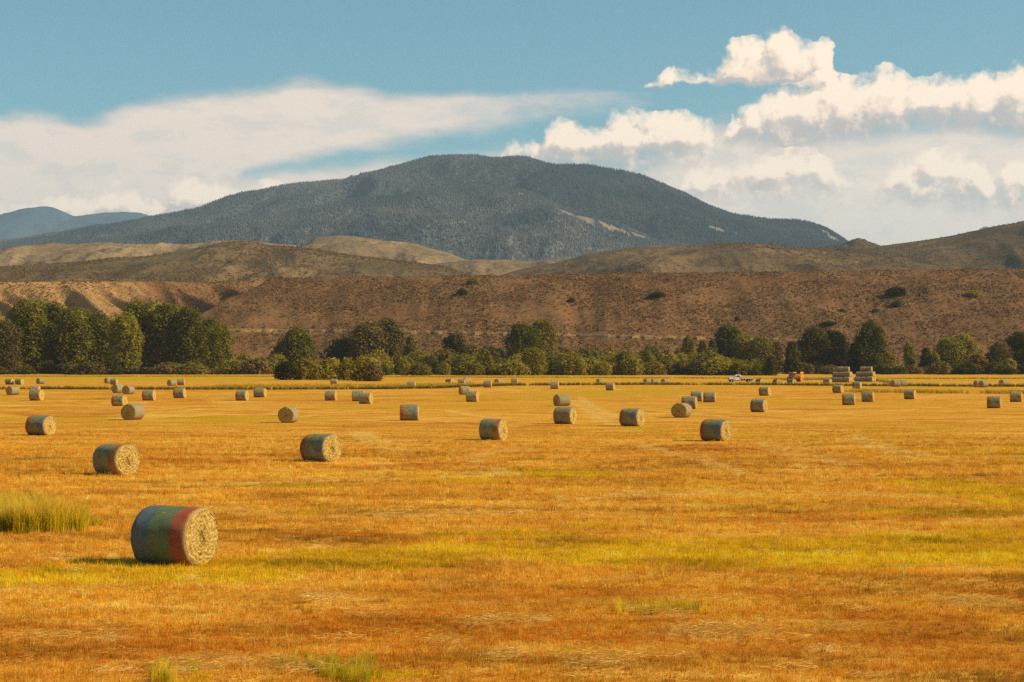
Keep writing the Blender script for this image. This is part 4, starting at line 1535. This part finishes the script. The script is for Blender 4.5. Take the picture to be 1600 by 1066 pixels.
ORD = ['first', 'second', 'third', 'fourth', 'fifth', 'sixth', 'seventh', 'eighth', 'ninth', 'tenth', 'eleventh', 'twelfth', 'thirteenth', 'fourteenth', 'fifteenth', 'sixteenth', 'seventeenth', 'eighteenth', 'nineteenth', 'twentieth', 'twenty-first', 'twenty-second']


def bush_row(x0, x1, step, ty, d, w, keys, lab, jitter=4):
    px, k = x0, 0
    while px < x1:
        put_tree(rb.choice(('bush0', 'bush1', 'bush2')), px + rb.uniform(-2, 2), ty + rb.uniform(-1.6 * jitter, jitter), d + rb.uniform(-22, 22), w * rb.uniform(.6, 1.6), rb.choice(keys), '%s, %s from the left' % (lab, ORD[k]), 'bush', GB)
        px += step * rb.uniform(.75, 1.3)
        k += 1


bush_row(365, 440, 16, 563, 780, 28, ('olive', 'brush', 'olive'), 'low willow bush between grove and forward thicket')
bush_row(590, 820, 15, 560, 770, 28, ('olive', 'olive', 'brush'), 'olive willow bush in the back row left of centre trees')
bush_row(600, 820, 19, 570, 735, 28, ('olive', 'olive', 'dark'), 'willow bush in the front row left of centre trees')
bush_row(865, 1130, 16, 557, 775, 30, ('olive', 'olive', 'brush'), 'olive willow bush in the back row right of centre trees')
bush_row(870, 1110, 18, 568, 740, 30, ('olive', 'olive', 'brush', 'dark'), 'willow bush in the front row right of centre trees')
bush_row(1110, 1225, 19, 565, 735, 32, ('olive', 'olive', 'dark'), 'rounded willow bush behind the white truck')
bush_row(1385, 1610, 18, 572, 790, 24, ('dark', 'olive', 'brush', 'dark'), 'low bush under trees right of the stacks')
bush_row(1240, 1390, 24, 574, 800, 30, ('dark', 'dark', 'brush'), 'low dark bush behind the bale stacks')
bush_row(-10, 350, 30, 574, 782, 32, ('brush', 'dark', 'olive'), 'low bush at the foot of the cottonwood grove', 5)
bush_row(880, 1080, 26, 553, 930, 30, ('dark', 'brush'), 'dark brush at the bluff foot right of centre', 3)
bush_row(640, 800, 26, 556, 930, 30, ('dark', 'brush'), 'dark brush at the bluff foot left of centre', 3)

# single junipers on the face of the bluff
for i, (px, py, w, hp, lab) in enumerate([
    (722, 461, 20, 9, 'dark juniper on the bluff above the centre trees'), (738, 444, 22, 8, 'olive shrub at the bluff rim above centre'), (893, 472, 14, 6, 'small dark juniper on the bluff face right of centre'),
    (1028, 464, 30, 7, 'wide dark juniper clump on the bluff face'), (1152, 502, 10, 7, 'little dark juniper low on the bluff'), (1400, 462, 34, 12, 'dense dark shrub patch high on the bluff at right'),
    (1402, 479, 20, 8, 'dark shrub below the dense patch on the bluff'), (1368, 488, 14, 5, 'small dark shrub on the bluff left of the dense patch'), (1295, 507, 28, 5, 'low dark shrub streak low on the bluff at right'), (1316, 487, 12, 4, 'tiny dark shrub on the bluff, right part'),
    (1520, 463, 26, 8, 'olive shrub patch on the bluff near the right edge')]):
    q = on_bluff(px, py)
    if q is None:
        continue
    o = copy_tree(tree_first[('bush0', 'bush1', 'bush2')[i % 3]])
    o.name = 'juniper_shrub'
    s = w / FPX * q[1] / o['w0']
    o.location = (q[0], q[1], q[2] - .2)
    o.scale = (s, s, hp / FPX * q[1] / o['h0'])
    for ch in o.children:
        if ch.name.startswith('foliage'):
            ch.material_slots[0].link = 'OBJECT'
            ch.material_slots[0].material = LEAF['dark' if 'olive' not in lab else 'olive']
    tag(o, lab, 'shrub', 'dark shrubs on the bluff')


# ------------------------------------------------------------------ stubble, straw and tall grass
def blade_material(name, tips=None, trans=.25):
    m, h, b = material(name, .8)
    at = h.n('ShaderNodeAttribute', attribute_name='tint', attribute_type='INSTANCER')
    c = at.outputs['Color']
    hv = h.n('ShaderNodeAttribute', attribute_name='hv').outputs['Fac']
    if tips:
        c = h.mix(h.ss(hv, .35, .95), c, tips)
    h.set(b, 'Base Color', c)
    tr = h.n('ShaderNodeBsdfTranslucent', {'Color': c})
    mx = h.n('ShaderNodeMixShader', {0: trans, 1: b.outputs[0], 2: tr.outputs[0]})
    h.t.links.new(mx.outputs[0], h.t.nodes['Material Output'].inputs[0])
    return m


def tuft_proto(name, n, rad, h0, h1, wid, lean, mat, seed, lying=False, seg=1):
    r = random.Random(seed)
    v, f, hv = [], [], []
    for _ in range(n):
        a, q = r.uniform(0, 6.283), rad * math.sqrt(r.random())
        p = Vector((q * math.cos(a), q * math.sin(a), 0 if not lying else r.uniform(.01, .07)))
        L = r.uniform(h0, h1)
        a2 = r.uniform(0, 6.283)
        if lying:
            d = Vector((math.cos(a2), math.sin(a2) * .8, r.uniform(-.1, .22))).normalized()
        else:
            ln = abs(r.gauss(0, lean))
            d = Vector((math.cos(a2) * ln, math.sin(a2) * ln, 1)).normalized()
        sd = d.cross(Vector((math.cos(a2 + 1.2), math.sin(a2 + 1.2), .2))).normalized() * wid * r.uniform(.6, 1.3)
        i = len(v)
        if seg == 1:
            v += [tuple(p - sd), tuple(p + sd), tuple(p + d * L)]
            hv += [0, 0, L / h1]
            f.append((i, i + 1, i + 2))
        else:
            m_ = p + d * L * .6
            e = p + d * L + Vector((math.cos(a2), math.sin(a2), -.35)) * L * r.uniform(.05, .28)
            v += [tuple(p - sd), tuple(p + sd), tuple(m_ - sd * .8), tuple(m_ + sd * .8), tuple(e)]
            hv += [0, 0, .6 * L / h1, .6 * L / h1, L / h1]
            f += [(i, i + 1, i + 3, i + 2), (i + 2, i + 3, i + 4)]
    o = proto(name, v, f, mat)
    at = o.data.attributes.new('hv', 'FLOAT', 'POINT')
    at.data.foreach_set('value', np.asarray(hv, np.float32))
    return o


STUB = blade_material('stubble_blade', None, .35)
TALL = blade_material('tall_grass_blade', (.82, .52, .06), .45)
STUBS = [tuft_proto('stubble_tuft_form', 20, .13, .05, .13, .0045, .45, STUB, 31), tuft_proto('stubble_tuft_form', 24, .16, .04, .11, .0045, .6, STUB, 32), tuft_proto('stubble_tuft_form', 16, .10, .07, .19, .004, .35, STUB, 33)]
MATS = [tuft_proto('straw_mat_form', 60, .36, .08, .30, .0035, 0, STUB, 41, lying=True), tuft_proto('straw_mat_form', 40, .28, .07, .26, .0035, 0, STUB, 42, lying=True)]
TUFTS = [tuft_proto('tall_grass_form', 46, .20, .45, 1.05, .006, .13, TALL, 51, seg=2), tuft_proto('tall_grass_form', 36, .22, .35, .95, .006, .18, TALL, 52, seg=2)]


def pick_cols(r, n, cols, w):
    k = r.choice(len(cols), n, p=np.array(w) / sum(w))
    c = np.array(cols)[k]
    return c * r.uniform(.78, 1.2, (n, 1))


def stubble():
    r = np.random.default_rng(77)
    n = 170000
    y = np.exp(r.uniform(math.log(25.5), math.log(190), n))
    x = r.uniform(-1, 1, n) * (.268 * y * 1.16 + 2.0)
    g, s, rd = field_masks(x, y)
    rows = fbm(x / 14., (y + .12 * x) / 2.6, 3, 55)
    keep = r.random(n) < np.clip(.60 + 1.1 * rows + .3 * g, .10, 1) * (1 - .75 * track_mask(x, y))
    x, y, g, s, rd, rows = (a[keep] for a in (x, y, g, s, rd, rows))
    n = len(x)
    c = pick_cols(r, n, [(.79, .39, .036), (.71, .29, .018), (.87, .54, .10), (.44, .155, .008)], [4, 3.4, 2.0, 1.2])
    red = pick_cols(r, n, [(.60, .185, .007), (.73, .27, .016), (.36, .095, .005), (.82, .43, .065)], [4, 3, 1.8, 1.3])
    grn = pick_cols(r, n, [(.68, .40, .006), (.80, .47, .014), (.40, .26, .005), (.84, .45, .025)], [4, 3, 1.4, 2.4])
    c = np.where((r.random(n) < rd * .8)[:, None], red, c)
    c = np.where((r.random(n) < g * .85)[:, None], grn, c)
    lum = 1 + .75 * fbm(x / 3.2, (y + .1 * x) / 1.7, 3, 91) + .6 * fbm(x / 18., (y + .1 * x) / 5., 2, 92)
    c = c * np.clip(lum, .45, 1.5)[:, None]
    sc = r.uniform(.55, 1.15, n) * np.clip((y / 38.) ** .5, .9, 1.7) * (1 - .2 * rd) * (1 - .75 * sstep(y, 85, 190))
    z = ground_z(x, y)
    scatter('stubble', np.stack([x, y, z - .01], 1), sc, r.uniform(0, 6.28, n), STUBS, tint=np.clip(c, 0, .9), label='short golden stubble left standing on the mown field', cat='stubble')
    # raked-off straw lying in patches and here and there
    n = 60000
    y = np.exp(r.uniform(math.log(25.5), math.log(120), n))
    x = r.uniform(-1, 1, n) * (.268 * y * 1.16 + 2.0)
    s = field_masks(x, y)[1]
    keep = r.random(n) < s * .34 + .004
    x, y = x[keep], y[keep]
    n = len(x)
    c = pick_cols(r, n, [(.74, .43, .085), (.82, .55, .16), (.64, .33, .05)], [4, 1.5, 3])
    scatter('loose_straw', np.stack([x, y, ground_z(x, y) + .04], 1), r.uniform(.7, 1.3, n), r.uniform(0, 6.28, n), MATS, tint=np.clip(c, 0, .9), label='pale loose straw lying on the mown field', cat='straw')


stubble()


def tall_patch(name, pts, sc, cols, w, label, seed, mats=TUFTS):
    r = np.random.default_rng(seed)
    pts = np.asarray(pts, float)
    n = len(pts)
    z = ground_z(pts[:, 0], pts[:, 1])
    scatter(name, np.stack([pts[:, 0], pts[:, 1], z - .02], 1), sc * r.uniform(.55, 1.2, n), r.uniform(0, 6.28, n), mats, tint=np.clip(pick_cols(r, n, cols, w), 0, .9), label=label, cat='grass')


def clump(px, py, wpx, dep, n, seed):
    r = np.random.default_rng(seed)
    x, y, _ = place(px, py)
    rx = wpx / FPX * y
    a, q = r.uniform(0, 6.283, n), np.sqrt(r.random(n))
    return np.stack([x + rx * q * np.cos(a), y + dep + dep * q * np.sin(a)], 1)


GRN = [(.28, .24, .006), (.50, .41, .010), (.72, .52, .016), (.84, .58, .03)]
pts = np.concatenate([clump(28, 834, 52, 1.3, 400, 1), clump(84, 833, 14, .7, 70, 2), clump(114, 831, 7, .5, 34, 12), clump(-60, 833, 80, 1.8, 420, 3), clump(10, 812, 50, 1.4, 70, 4)])
tall_patch('tall_grass', pts, .95, GRN, [2, 3, 3, 3], 'clump of uncut green and gold grass at left beside the nearest bale', 1)
tall_patch('tall_grass', clump(150, 822, 8, .2, 12, 5), .45, GRN, [3, 3, 2, 1], 'tiny grass tuft between the tall clump and nearest bale', 2)
tall_patch('tall_grass', np.concatenate([clump(548, 1072, 46, .5, 34, 6), clump(530, 1060, 60, .8, 40, 16), clump(470, 1052, 50, .6, 22, 17)]), .31, GRN, [4, 4, 2, 1], 'green grass tuft at the bottom edge left of centre', 3)
tall_patch('tall_grass', np.concatenate([clump(255, 1068, 17, .2, 16, 7), clump(262, 1062, 40, .4, 10, 18)]), .33, GRN, [5, 4, 1, 1], 'small green grass tuft at the bottom edge, far left', 4)
tall_patch('tall_grass', np.concatenate([clump(1085, 963, 26, .4, 18, 8), clump(1010, 962, 60, .5, 40, 9)]), .34, GRN, [1, 2, 4, 5], 'low yellow grass ridge in the right foreground', 5)


def strip(path, width, per_m, seed, x_ext=0):
    """points along a line of the field given by columns and rows of the photograph"""
    r = np.random.default_rng(seed)
    P = [place(px, py)[:2] for px, py in path]
    out = []
    for (xa, ya), (xb, yb) in zip(P[:-1], P[1:]):
        n = int(math.hypot(xb - xa, yb - ya) * per_m)
        t = r.random(n)
        dens = fbm((xa + t * (xb - xa)) / 9., np.zeros(n) + seed, 3, seed)
        t = t[dens > -.05 - .45 * r.random(n)]
        n = len(t)
        out.append(np.stack([xa + t * (xb - xa), ya + t * (yb - ya) + width * (r.normal(0, .5, n) + .8 * fbm((xa + t * (xb - xa)) / 24., np.zeros(n) + 3.3, 3, seed + 1))], 1))
    return np.concatenate(out)


BANK_SHADE_GR = [(.10, .078, .006), (.17, .125, .010), (.30, .20, .018)]  # ditch grass darkened to paint the shadow side of its bank
YGR = [(.52, .33, .025), (.66, .41, .04), (.38, .25, .02), (.20, .145, .010)]
tall_patch('ditch_grass', strip([(-120, 608.5), (100, 608.5), (250, 609), (420, 609), (560, 608.5), (680, 607), (800, 602.5), (950, 601.5), (1200, 601.8), (1330, 603.2), (1480, 604), (1720, 605)], 2.6, 20, 61), .95, BANK_SHADE_GR, [4, 3, 2], 'grass along the field ditch, darkened as the shadow side of the bank', 6)
tall_patch('ditch_grass', strip([(330, 604.5), (480, 604.5), (600, 604), (740, 600.5)], 13., 32, 62), .8, YGR, [3, 3, 3, 2], 'yellow weedy grass beyond the ditch left of centre', 7)
tall_patch('ditch_grass', strip([(1325, 613), (1420, 613.5), (1500, 614.5), (1720, 616)], 5., 26, 63), 1.0, YGR, [4, 4, 2, 1], 'pale tall grass strip between the fields at right', 8)
tall_patch('ditch_grass', strip([(-100, 588.6), (200, 588.6), (400, 588.6), (700, 589.5), (1000, 591), (1250, 592.5), (1450, 592), (1720, 592)], 9., 26, 64), .7, YGR, [2, 3, 3, 3], 'rough grass at the far edge of the field under the trees', 9)
tall_patch('ditch_grass', strip([(1215, 594), (1300, 593), (1380, 596), (1400, 600)], 12., 20, 65), 1.0, [(.36, .22, .07), (.46, .28, .09), (.25, .15, .04)], [3, 3, 2], 'tall brownish grass around the bale stacks and tractor', 10)


# ------------------------------------------------------------------ truck, tractor, poles
def bev_box(bm, x0, x1, y0, y1, z0, z1, bevel=.0, taper=None):
    g = bmesh.ops.create_cube(bm, size=1.0)
    vs_ = g['verts']
    for v in vs_:
        u = v.co
        fx, fy, fz = u.x + .5, u.y + .5, u.z + .5
        v.co = Vector((x0 + fx * (x1 - x0), y0 + fy * (y1 - y0), z0 + fz * (z1 - z0)))
        if taper and fz > .5:   # (front inset, rear inset, side inset) of the top
            v.co.x += taper[0] if fx < .5 else -taper[1]
            v.co.y += taper[2] if fy < .5 else -taper[2]
    if bevel:
        eds = list({e for v in vs_ for e in v.link_edges})
        bmesh.ops.bevel(bm, geom=eds, offset=bevel, segments=2, affect='EDGES', profile=.6)


def bm_obj(name, build, mat, parent, smooth=False):
    bm = bmesh.new()
    build(bm)
    me = bpy.data.meshes.new(name)
    bm.to_mesh(me)
    bm.free()
    me.materials.append(mat)
    if smooth:
        me.polygons.foreach_set('use_smooth', [True] * len(me.polygons))
    o = bpy.data.objects.new(name, me)
    COL.objects.link(o)
    o.parent = parent
    return o


def wheel_part(parent, x, y, r_, w, rubber, rim_m, lugs=False):
    """tyre with a rounded tread and a dished rim, axle along y"""
    prof = [(-w / 2, r_ * .62), (-w / 2, r_ * .9), (-w * .36, r_), (w * .36, r_), (w / 2, r_ * .9), (w / 2, r_ * .62)]
    N = 28
    v, f = [], []
    for yy, q in prof:
        for j in range(N):
            a = 2 * math.pi * j / N
            k = q * (1.03 if lugs and j % 2 and q > r_ * .95 else 1)
            v.append((x + k * math.cos(a), y + yy, r_ + k * math.sin(a)))
    for i in range(len(prof) - 1):
        for j in range(N):
            k = (j + 1) % N
            f.append((i * N + j, i * N + k, (i + 1) * N + k, (i + 1) * N + j))
    t = mesh_obj('wheel', v, f, rubber, parent, smooth=True)
    v, f = [], []
    for yy, q in [(-w * .5, r_ * .62), (-w * .3, r_ * .5), (-w * .42, r_ * .2), (w * .42, r_ * .2), (w * .3, r_ * .5), (w * .5, r_ * .62)]:
        for j in range(N):
            a = 2 * math.pi * j / N
            v.append((x + q * math.cos(a), y + yy, r_ + q * math.sin(a)))
    for i in range(5):
        for j in range(N):
            k = (j + 1) % N
            f.append((i * N + j, i * N + k, (i + 1) * N + k, (i + 1) * N + j))
    f += [tuple(range(2 * N, 3 * N))[::-1], tuple(range(3 * N, 4 * N))]
    mesh_obj('rim', v, f, rim_m, t, smooth=True)
    return t


WHITE = flat_mat('white_truck_paint', (.78, .76, .72), .35, .5, 0., .06, 2.)
ORANGE = flat_mat('orange_tractor_paint', (.84, .29, .015), .4, .5, 0., .10, 2.)
RUBBER = flat_mat('tyre_rubber', (.03, .028, .026), .85, .2)
STEEL = flat_mat('dull_grey_steel', (.22, .21, .20), .5, .4, .4)
DARK = flat_mat('dark_chassis', (.04, .038, .036), .7, .3)
GLASS = flat_mat('dark_window_glass', (.03, .036, .042), .12, .6, 0., .05)
LAMP = flat_mat('headlamp_lens', (.75, .73, .68), .2, .6)
WOOD = flat_mat('weathered_pole_wood', (.13, .085, .050), .9, .1, 0., .35, 3.)


def truck(px, py):
    x, y, z = place(px, py)
    t = empty('flatbed_truck', (x, y, z - .03), R(4))
    tag(t, 'white flatbed truck facing left, parked at the far side of the field', 'truck')
    bm_obj('hood', lambda b: bev_box(b, -3.05, -1.75, -.92, .92, .62, 1.22, .09, (.05, 0, .06)), WHITE, t)
    bm_obj('grille', lambda b: [bev_box(b, -3.10, -3.03, -.62, .62, .70 + k * .11, .76 + k * .11, .01) for k in range(4)], DARK, t)
    bm_obj('bumper', lambda b: bev_box(b, -3.22, -3.02, -.95, .95, .48, .66, .04), STEEL, t)
    for s in (-1, 1):
        bm_obj('headlight', lambda b: bev_box(b, -3.11, -3.0, s * .78 - .11, s * .78 + .11, .82, 1.02, .03), LAMP, t)
        bm_obj('fender', lambda b: bev_box(b, -2.95, -1.85, s * .93 - .10, s * .93 + .10, .86, 1.06, .08), WHITE, t)
    cab = bm_obj('cab', lambda b: (bev_box(b, -1.78, -.05, -.95, .95, .60, 1.28, .06), bev_box(b, -1.74, -.08, -.93, .93, 1.27, 1.98, .10, (.42, .06, .12))), WHITE, t)
    bm_obj('windshield', lambda b: bev_box(b, -1.70, -1.62, -.74, .74, 1.33, 1.84, .02, (.34, -.34, .08)), GLASS, cab)
    for s in (-1, 1):
        d = bm_obj('door', lambda b: bev_box(b, -1.45, -.30, s * .955 - .012, s * .955 + .012, .66, 1.27, .01), WHITE, t)
        bm_obj('handle', lambda b: bev_box(b, -.52, -.36, s * .975 - .015, s * .975 + .015, 1.12, 1.16, .008), DARK, d)
        w = bm_obj('side_window', lambda b: bev_box(b, -1.30, -.32, s * .90 - .02, s * .90 + .02, 1.34, 1.82, .01, (.26, .03, 0)), GLASS, cab)
        for v in w.data.vertices:
            v.co.y -= s * (v.co.z - 1.34) * .17 - s * .024
        bm_obj('mirror', lambda b: bev_box(b, -1.52, -1.44, s * 1.10 - .10, s * 1.10 + .10, 1.30, 1.56, .03), DARK, cab)
    bm_obj('chassis', lambda b: [bev_box(b, -2.9, 3.0, k * .38 - .06, k * .38 + .06, .46, .64, .01) for k in (-1, 1)], DARK, t)
    bed = bm_obj('flatbed', lambda b: bev_box(b, .05, 3.25, -1.12, 1.12, .98, 1.10, .02), WHITE, t)
    bm_obj('headboard', lambda b: bev_box(b, .06, .13, -1.08, 1.08, 1.10, 1.72, .02), WHITE, bed)
    for k in range(5):
        bm_obj('crossbeam', lambda b: bev_box(b, .3 + k * .65, .38 + k * .65, -1.05, 1.05, .66, .975, .01), DARK, bed)
    for wx in (-2.40, 2.0):
        for s in (-1, 1):
            wheel_part(t, wx, s * .86, .40, .24, RUBBER, STEEL)


truck(1157, 597.5)


def tractor(px, py):
    x, y, z = place(px, py)
    t = empty('farm_tractor', (x, y, z - .05), R(-42))
    t.scale = (.88, .88, .9)
    tag(t, 'orange farm tractor with raised front loader beside the bale stacks', 'tractor')
    bm_obj('hood', lambda b: bev_box(b, .25, 1.95, -.38, .38, 1.0, 1.62, .10, (0, .08, .05)), ORANGE, t)
    bm_obj('grille', lambda b: bev_box(b, 1.93, 1.99, -.30, .30, .95, 1.48, .02), DARK, t)
    bm_obj('engine', lambda b: bev_box(b, .1, 1.85, -.30, .30, .62, 1.0, .03), DARK, t)
    bm_obj('exhaust', lambda b: bmesh.ops.create_cone(b, cap_ends=True, segments=10, radius1=.05, radius2=.05, depth=.9, matrix=Matrix.Translation((1.3, .18, 2.0))), DARK, t)
    cab = bm_obj('cab', lambda b: bev_box(b, -1.25, .28, -.72, .72, 1.0, 1.45, .05), ORANGE, t)
    bm_obj('roof', lambda b: bev_box(b, -1.40, .42, -.82, .82, 2.62, 2.82, .07), ORANGE, cab)
    for cx in (-1.18, .20):
        for s in (-1, 1):
            bm_obj('post', lambda b: bev_box(b, cx - .045, cx + .045, s * .66 - .045, s * .66 + .045, 1.42, 2.64, .01), DARK, cab)
    for s in (-1, 1):
        bm_obj('window', lambda b: bev_box(b, -1.13, .15, s * .655 - .012, s * .655 + .012, 1.46, 2.60), GLASS, cab)
        bm_obj('fender', lambda b: bev_box(b, -1.55, -.10, s * .98 - .26, s * .98 + .26, 1.52, 1.62, .04, (.15, .15, 0)), ORANGE, t)
    bm_obj('window', lambda b: bev_box(b, .15, .18, -.60, .60, 1.46, 2.60), GLASS, cab)
    bm_obj('window', lambda b: bev_box(b, -1.17, -1.14, -.60, .60, 1.46, 2.60), GLASS, cab)
    for s in (-1, 1):
        wheel_part(t, -.85, s * .95, .82, .46, RUBBER, ORANGE, True)
        wheel_part(t, 1.45, s * .82, .50, .32, RUBBER, ORANGE, True)

    def arms(b):
        for s in (-1, 1):
            bev_box(b, .55, .75, s * .62 - .07, s * .62 + .07, .7, 2.0, .02)
            for k in range(7):
                u = k / 7
                bev_box(b, .62 + u * 2.0, .95 + u * 2.0, s * .62 - .06, s * .62 + .06, 1.86 - .55 * u * u - .10, 1.86 - .55 * u * u + .14, .02)
    ld = bm_obj('loader_arms', arms, ORANGE, t)
    bm_obj('mast', lambda b: [bev_box(b, 2.62, 2.92, s * .50 - .17, s * .50 + .17, .45, 3.0, .05) for s in (-1, 1)] + [bev_box(b, 2.64, 2.90, -.5, .5, zz, zz + .32, .03) for zz in (.6, 1.55, 2.55)], ORANGE, ld)
    bm_obj('bale_spike', lambda b: [bev_box(b, 2.9, 3.9, yy - .03, yy + .03, .72, .80, .01) for yy in (-.4, .4)], STEEL, ld)


tractor(1240, 597)


def pole(px, py, hgt, base, label):
    q = base
    t = empty('utility_pole', (q[0], q[1], q[2] - .4), random.uniform(-.4, .4))
    tag(t, label, 'utility pole', 'utility poles on the bluff')
    v, f = [], []
    tube(v, f, [(0, 0, 0), (.03, 0, hgt * .5), (0, .02, hgt + .4)], [.19, .16, .12], 8)
    f.append(tuple(range(len(v) - 8, len(v))))
    mesh_obj('post', v, f, WOOD, t)
    a = bm_obj('crossarm', lambda b: bev_box(b, -1.3, 1.3, .13, .25, hgt - .7, hgt - .56, .01), WOOD, t)
    for k in (-1.15, -.5, .5, 1.15):
        bm_obj('insulator', lambda b: bmesh.ops.create_cone(b, cap_ends=True, segments=8, radius1=.06, radius2=.04, depth=.18, matrix=Matrix.Translation((k, .19, hgt - .47))), STEEL, a)


for px, py, hgt, lab in [(1047, 511, 10, 'wooden utility pole low on the bluff right of centre'), (935, 519, 9, 'faint utility pole on the bluff above the low willows'), (1383, 507, 9, 'utility pole on the bluff behind the tall stack tree'),
                         (1461, 536, 8, 'utility pole at the foot of the bluff near the right trees'), (1500, 529, 9, 'utility pole above the mixed clump near the right edge')]:
    q = on_bluff(px, py)
    if q:
        pole(px, py, hgt, q, lab)
for px, lab, d in [(388, 'tall utility pole standing on the bluff rim at left', 1290), (1346, 'tall utility pole standing on the bluff rim at right', 1180)]:
    x = (px - 800) / FPX * d
    pole(px, 0, 13, (x, d, float(bluff_z(x, d))), lab)


# ------------------------------------------------------------------ air
def build_haze():
    bm = bmesh.new()
    bmesh.ops.create_cube(bm, size=1.0)
    me = bpy.data.meshes.new('haze')
    bm.to_mesh(me)
    bm.free()
    o = bpy.data.objects.new('haze', me)
    COL.objects.link(o)
    x0, x1, y0, y1, z0, z1 = -9600, 9600, -1000, 21500, -6, 1640
    o.location = ((x0 + x1) / 2, (y0 + y1) / 2, (z0 + z1) / 2)
    o.scale = (x1 - x0, y1 - y0, z1 - z0)
    m = bpy.data.materials.new('thin_haze')
    m.use_nodes = True
    t = m.node_tree
    t.nodes.clear()
    out = t.nodes.new('ShaderNodeOutputMaterial')
    v = t.nodes.new('ShaderNodeVolumePrincipled')
    v.inputs['Color'].default_value = (.62, .80, .98, 1)
    v.inputs['Density'].default_value = HAZE
    v.inputs['Anisotropy'].default_value = .2
    t.links.new(v.outputs[0], out.inputs['Volume'])
    me.materials.append(m)
    tag(o, 'thin blue haze filling the whole valley', 'haze', kind='stuff')


HAZE = 3.9e-5
build_haze()
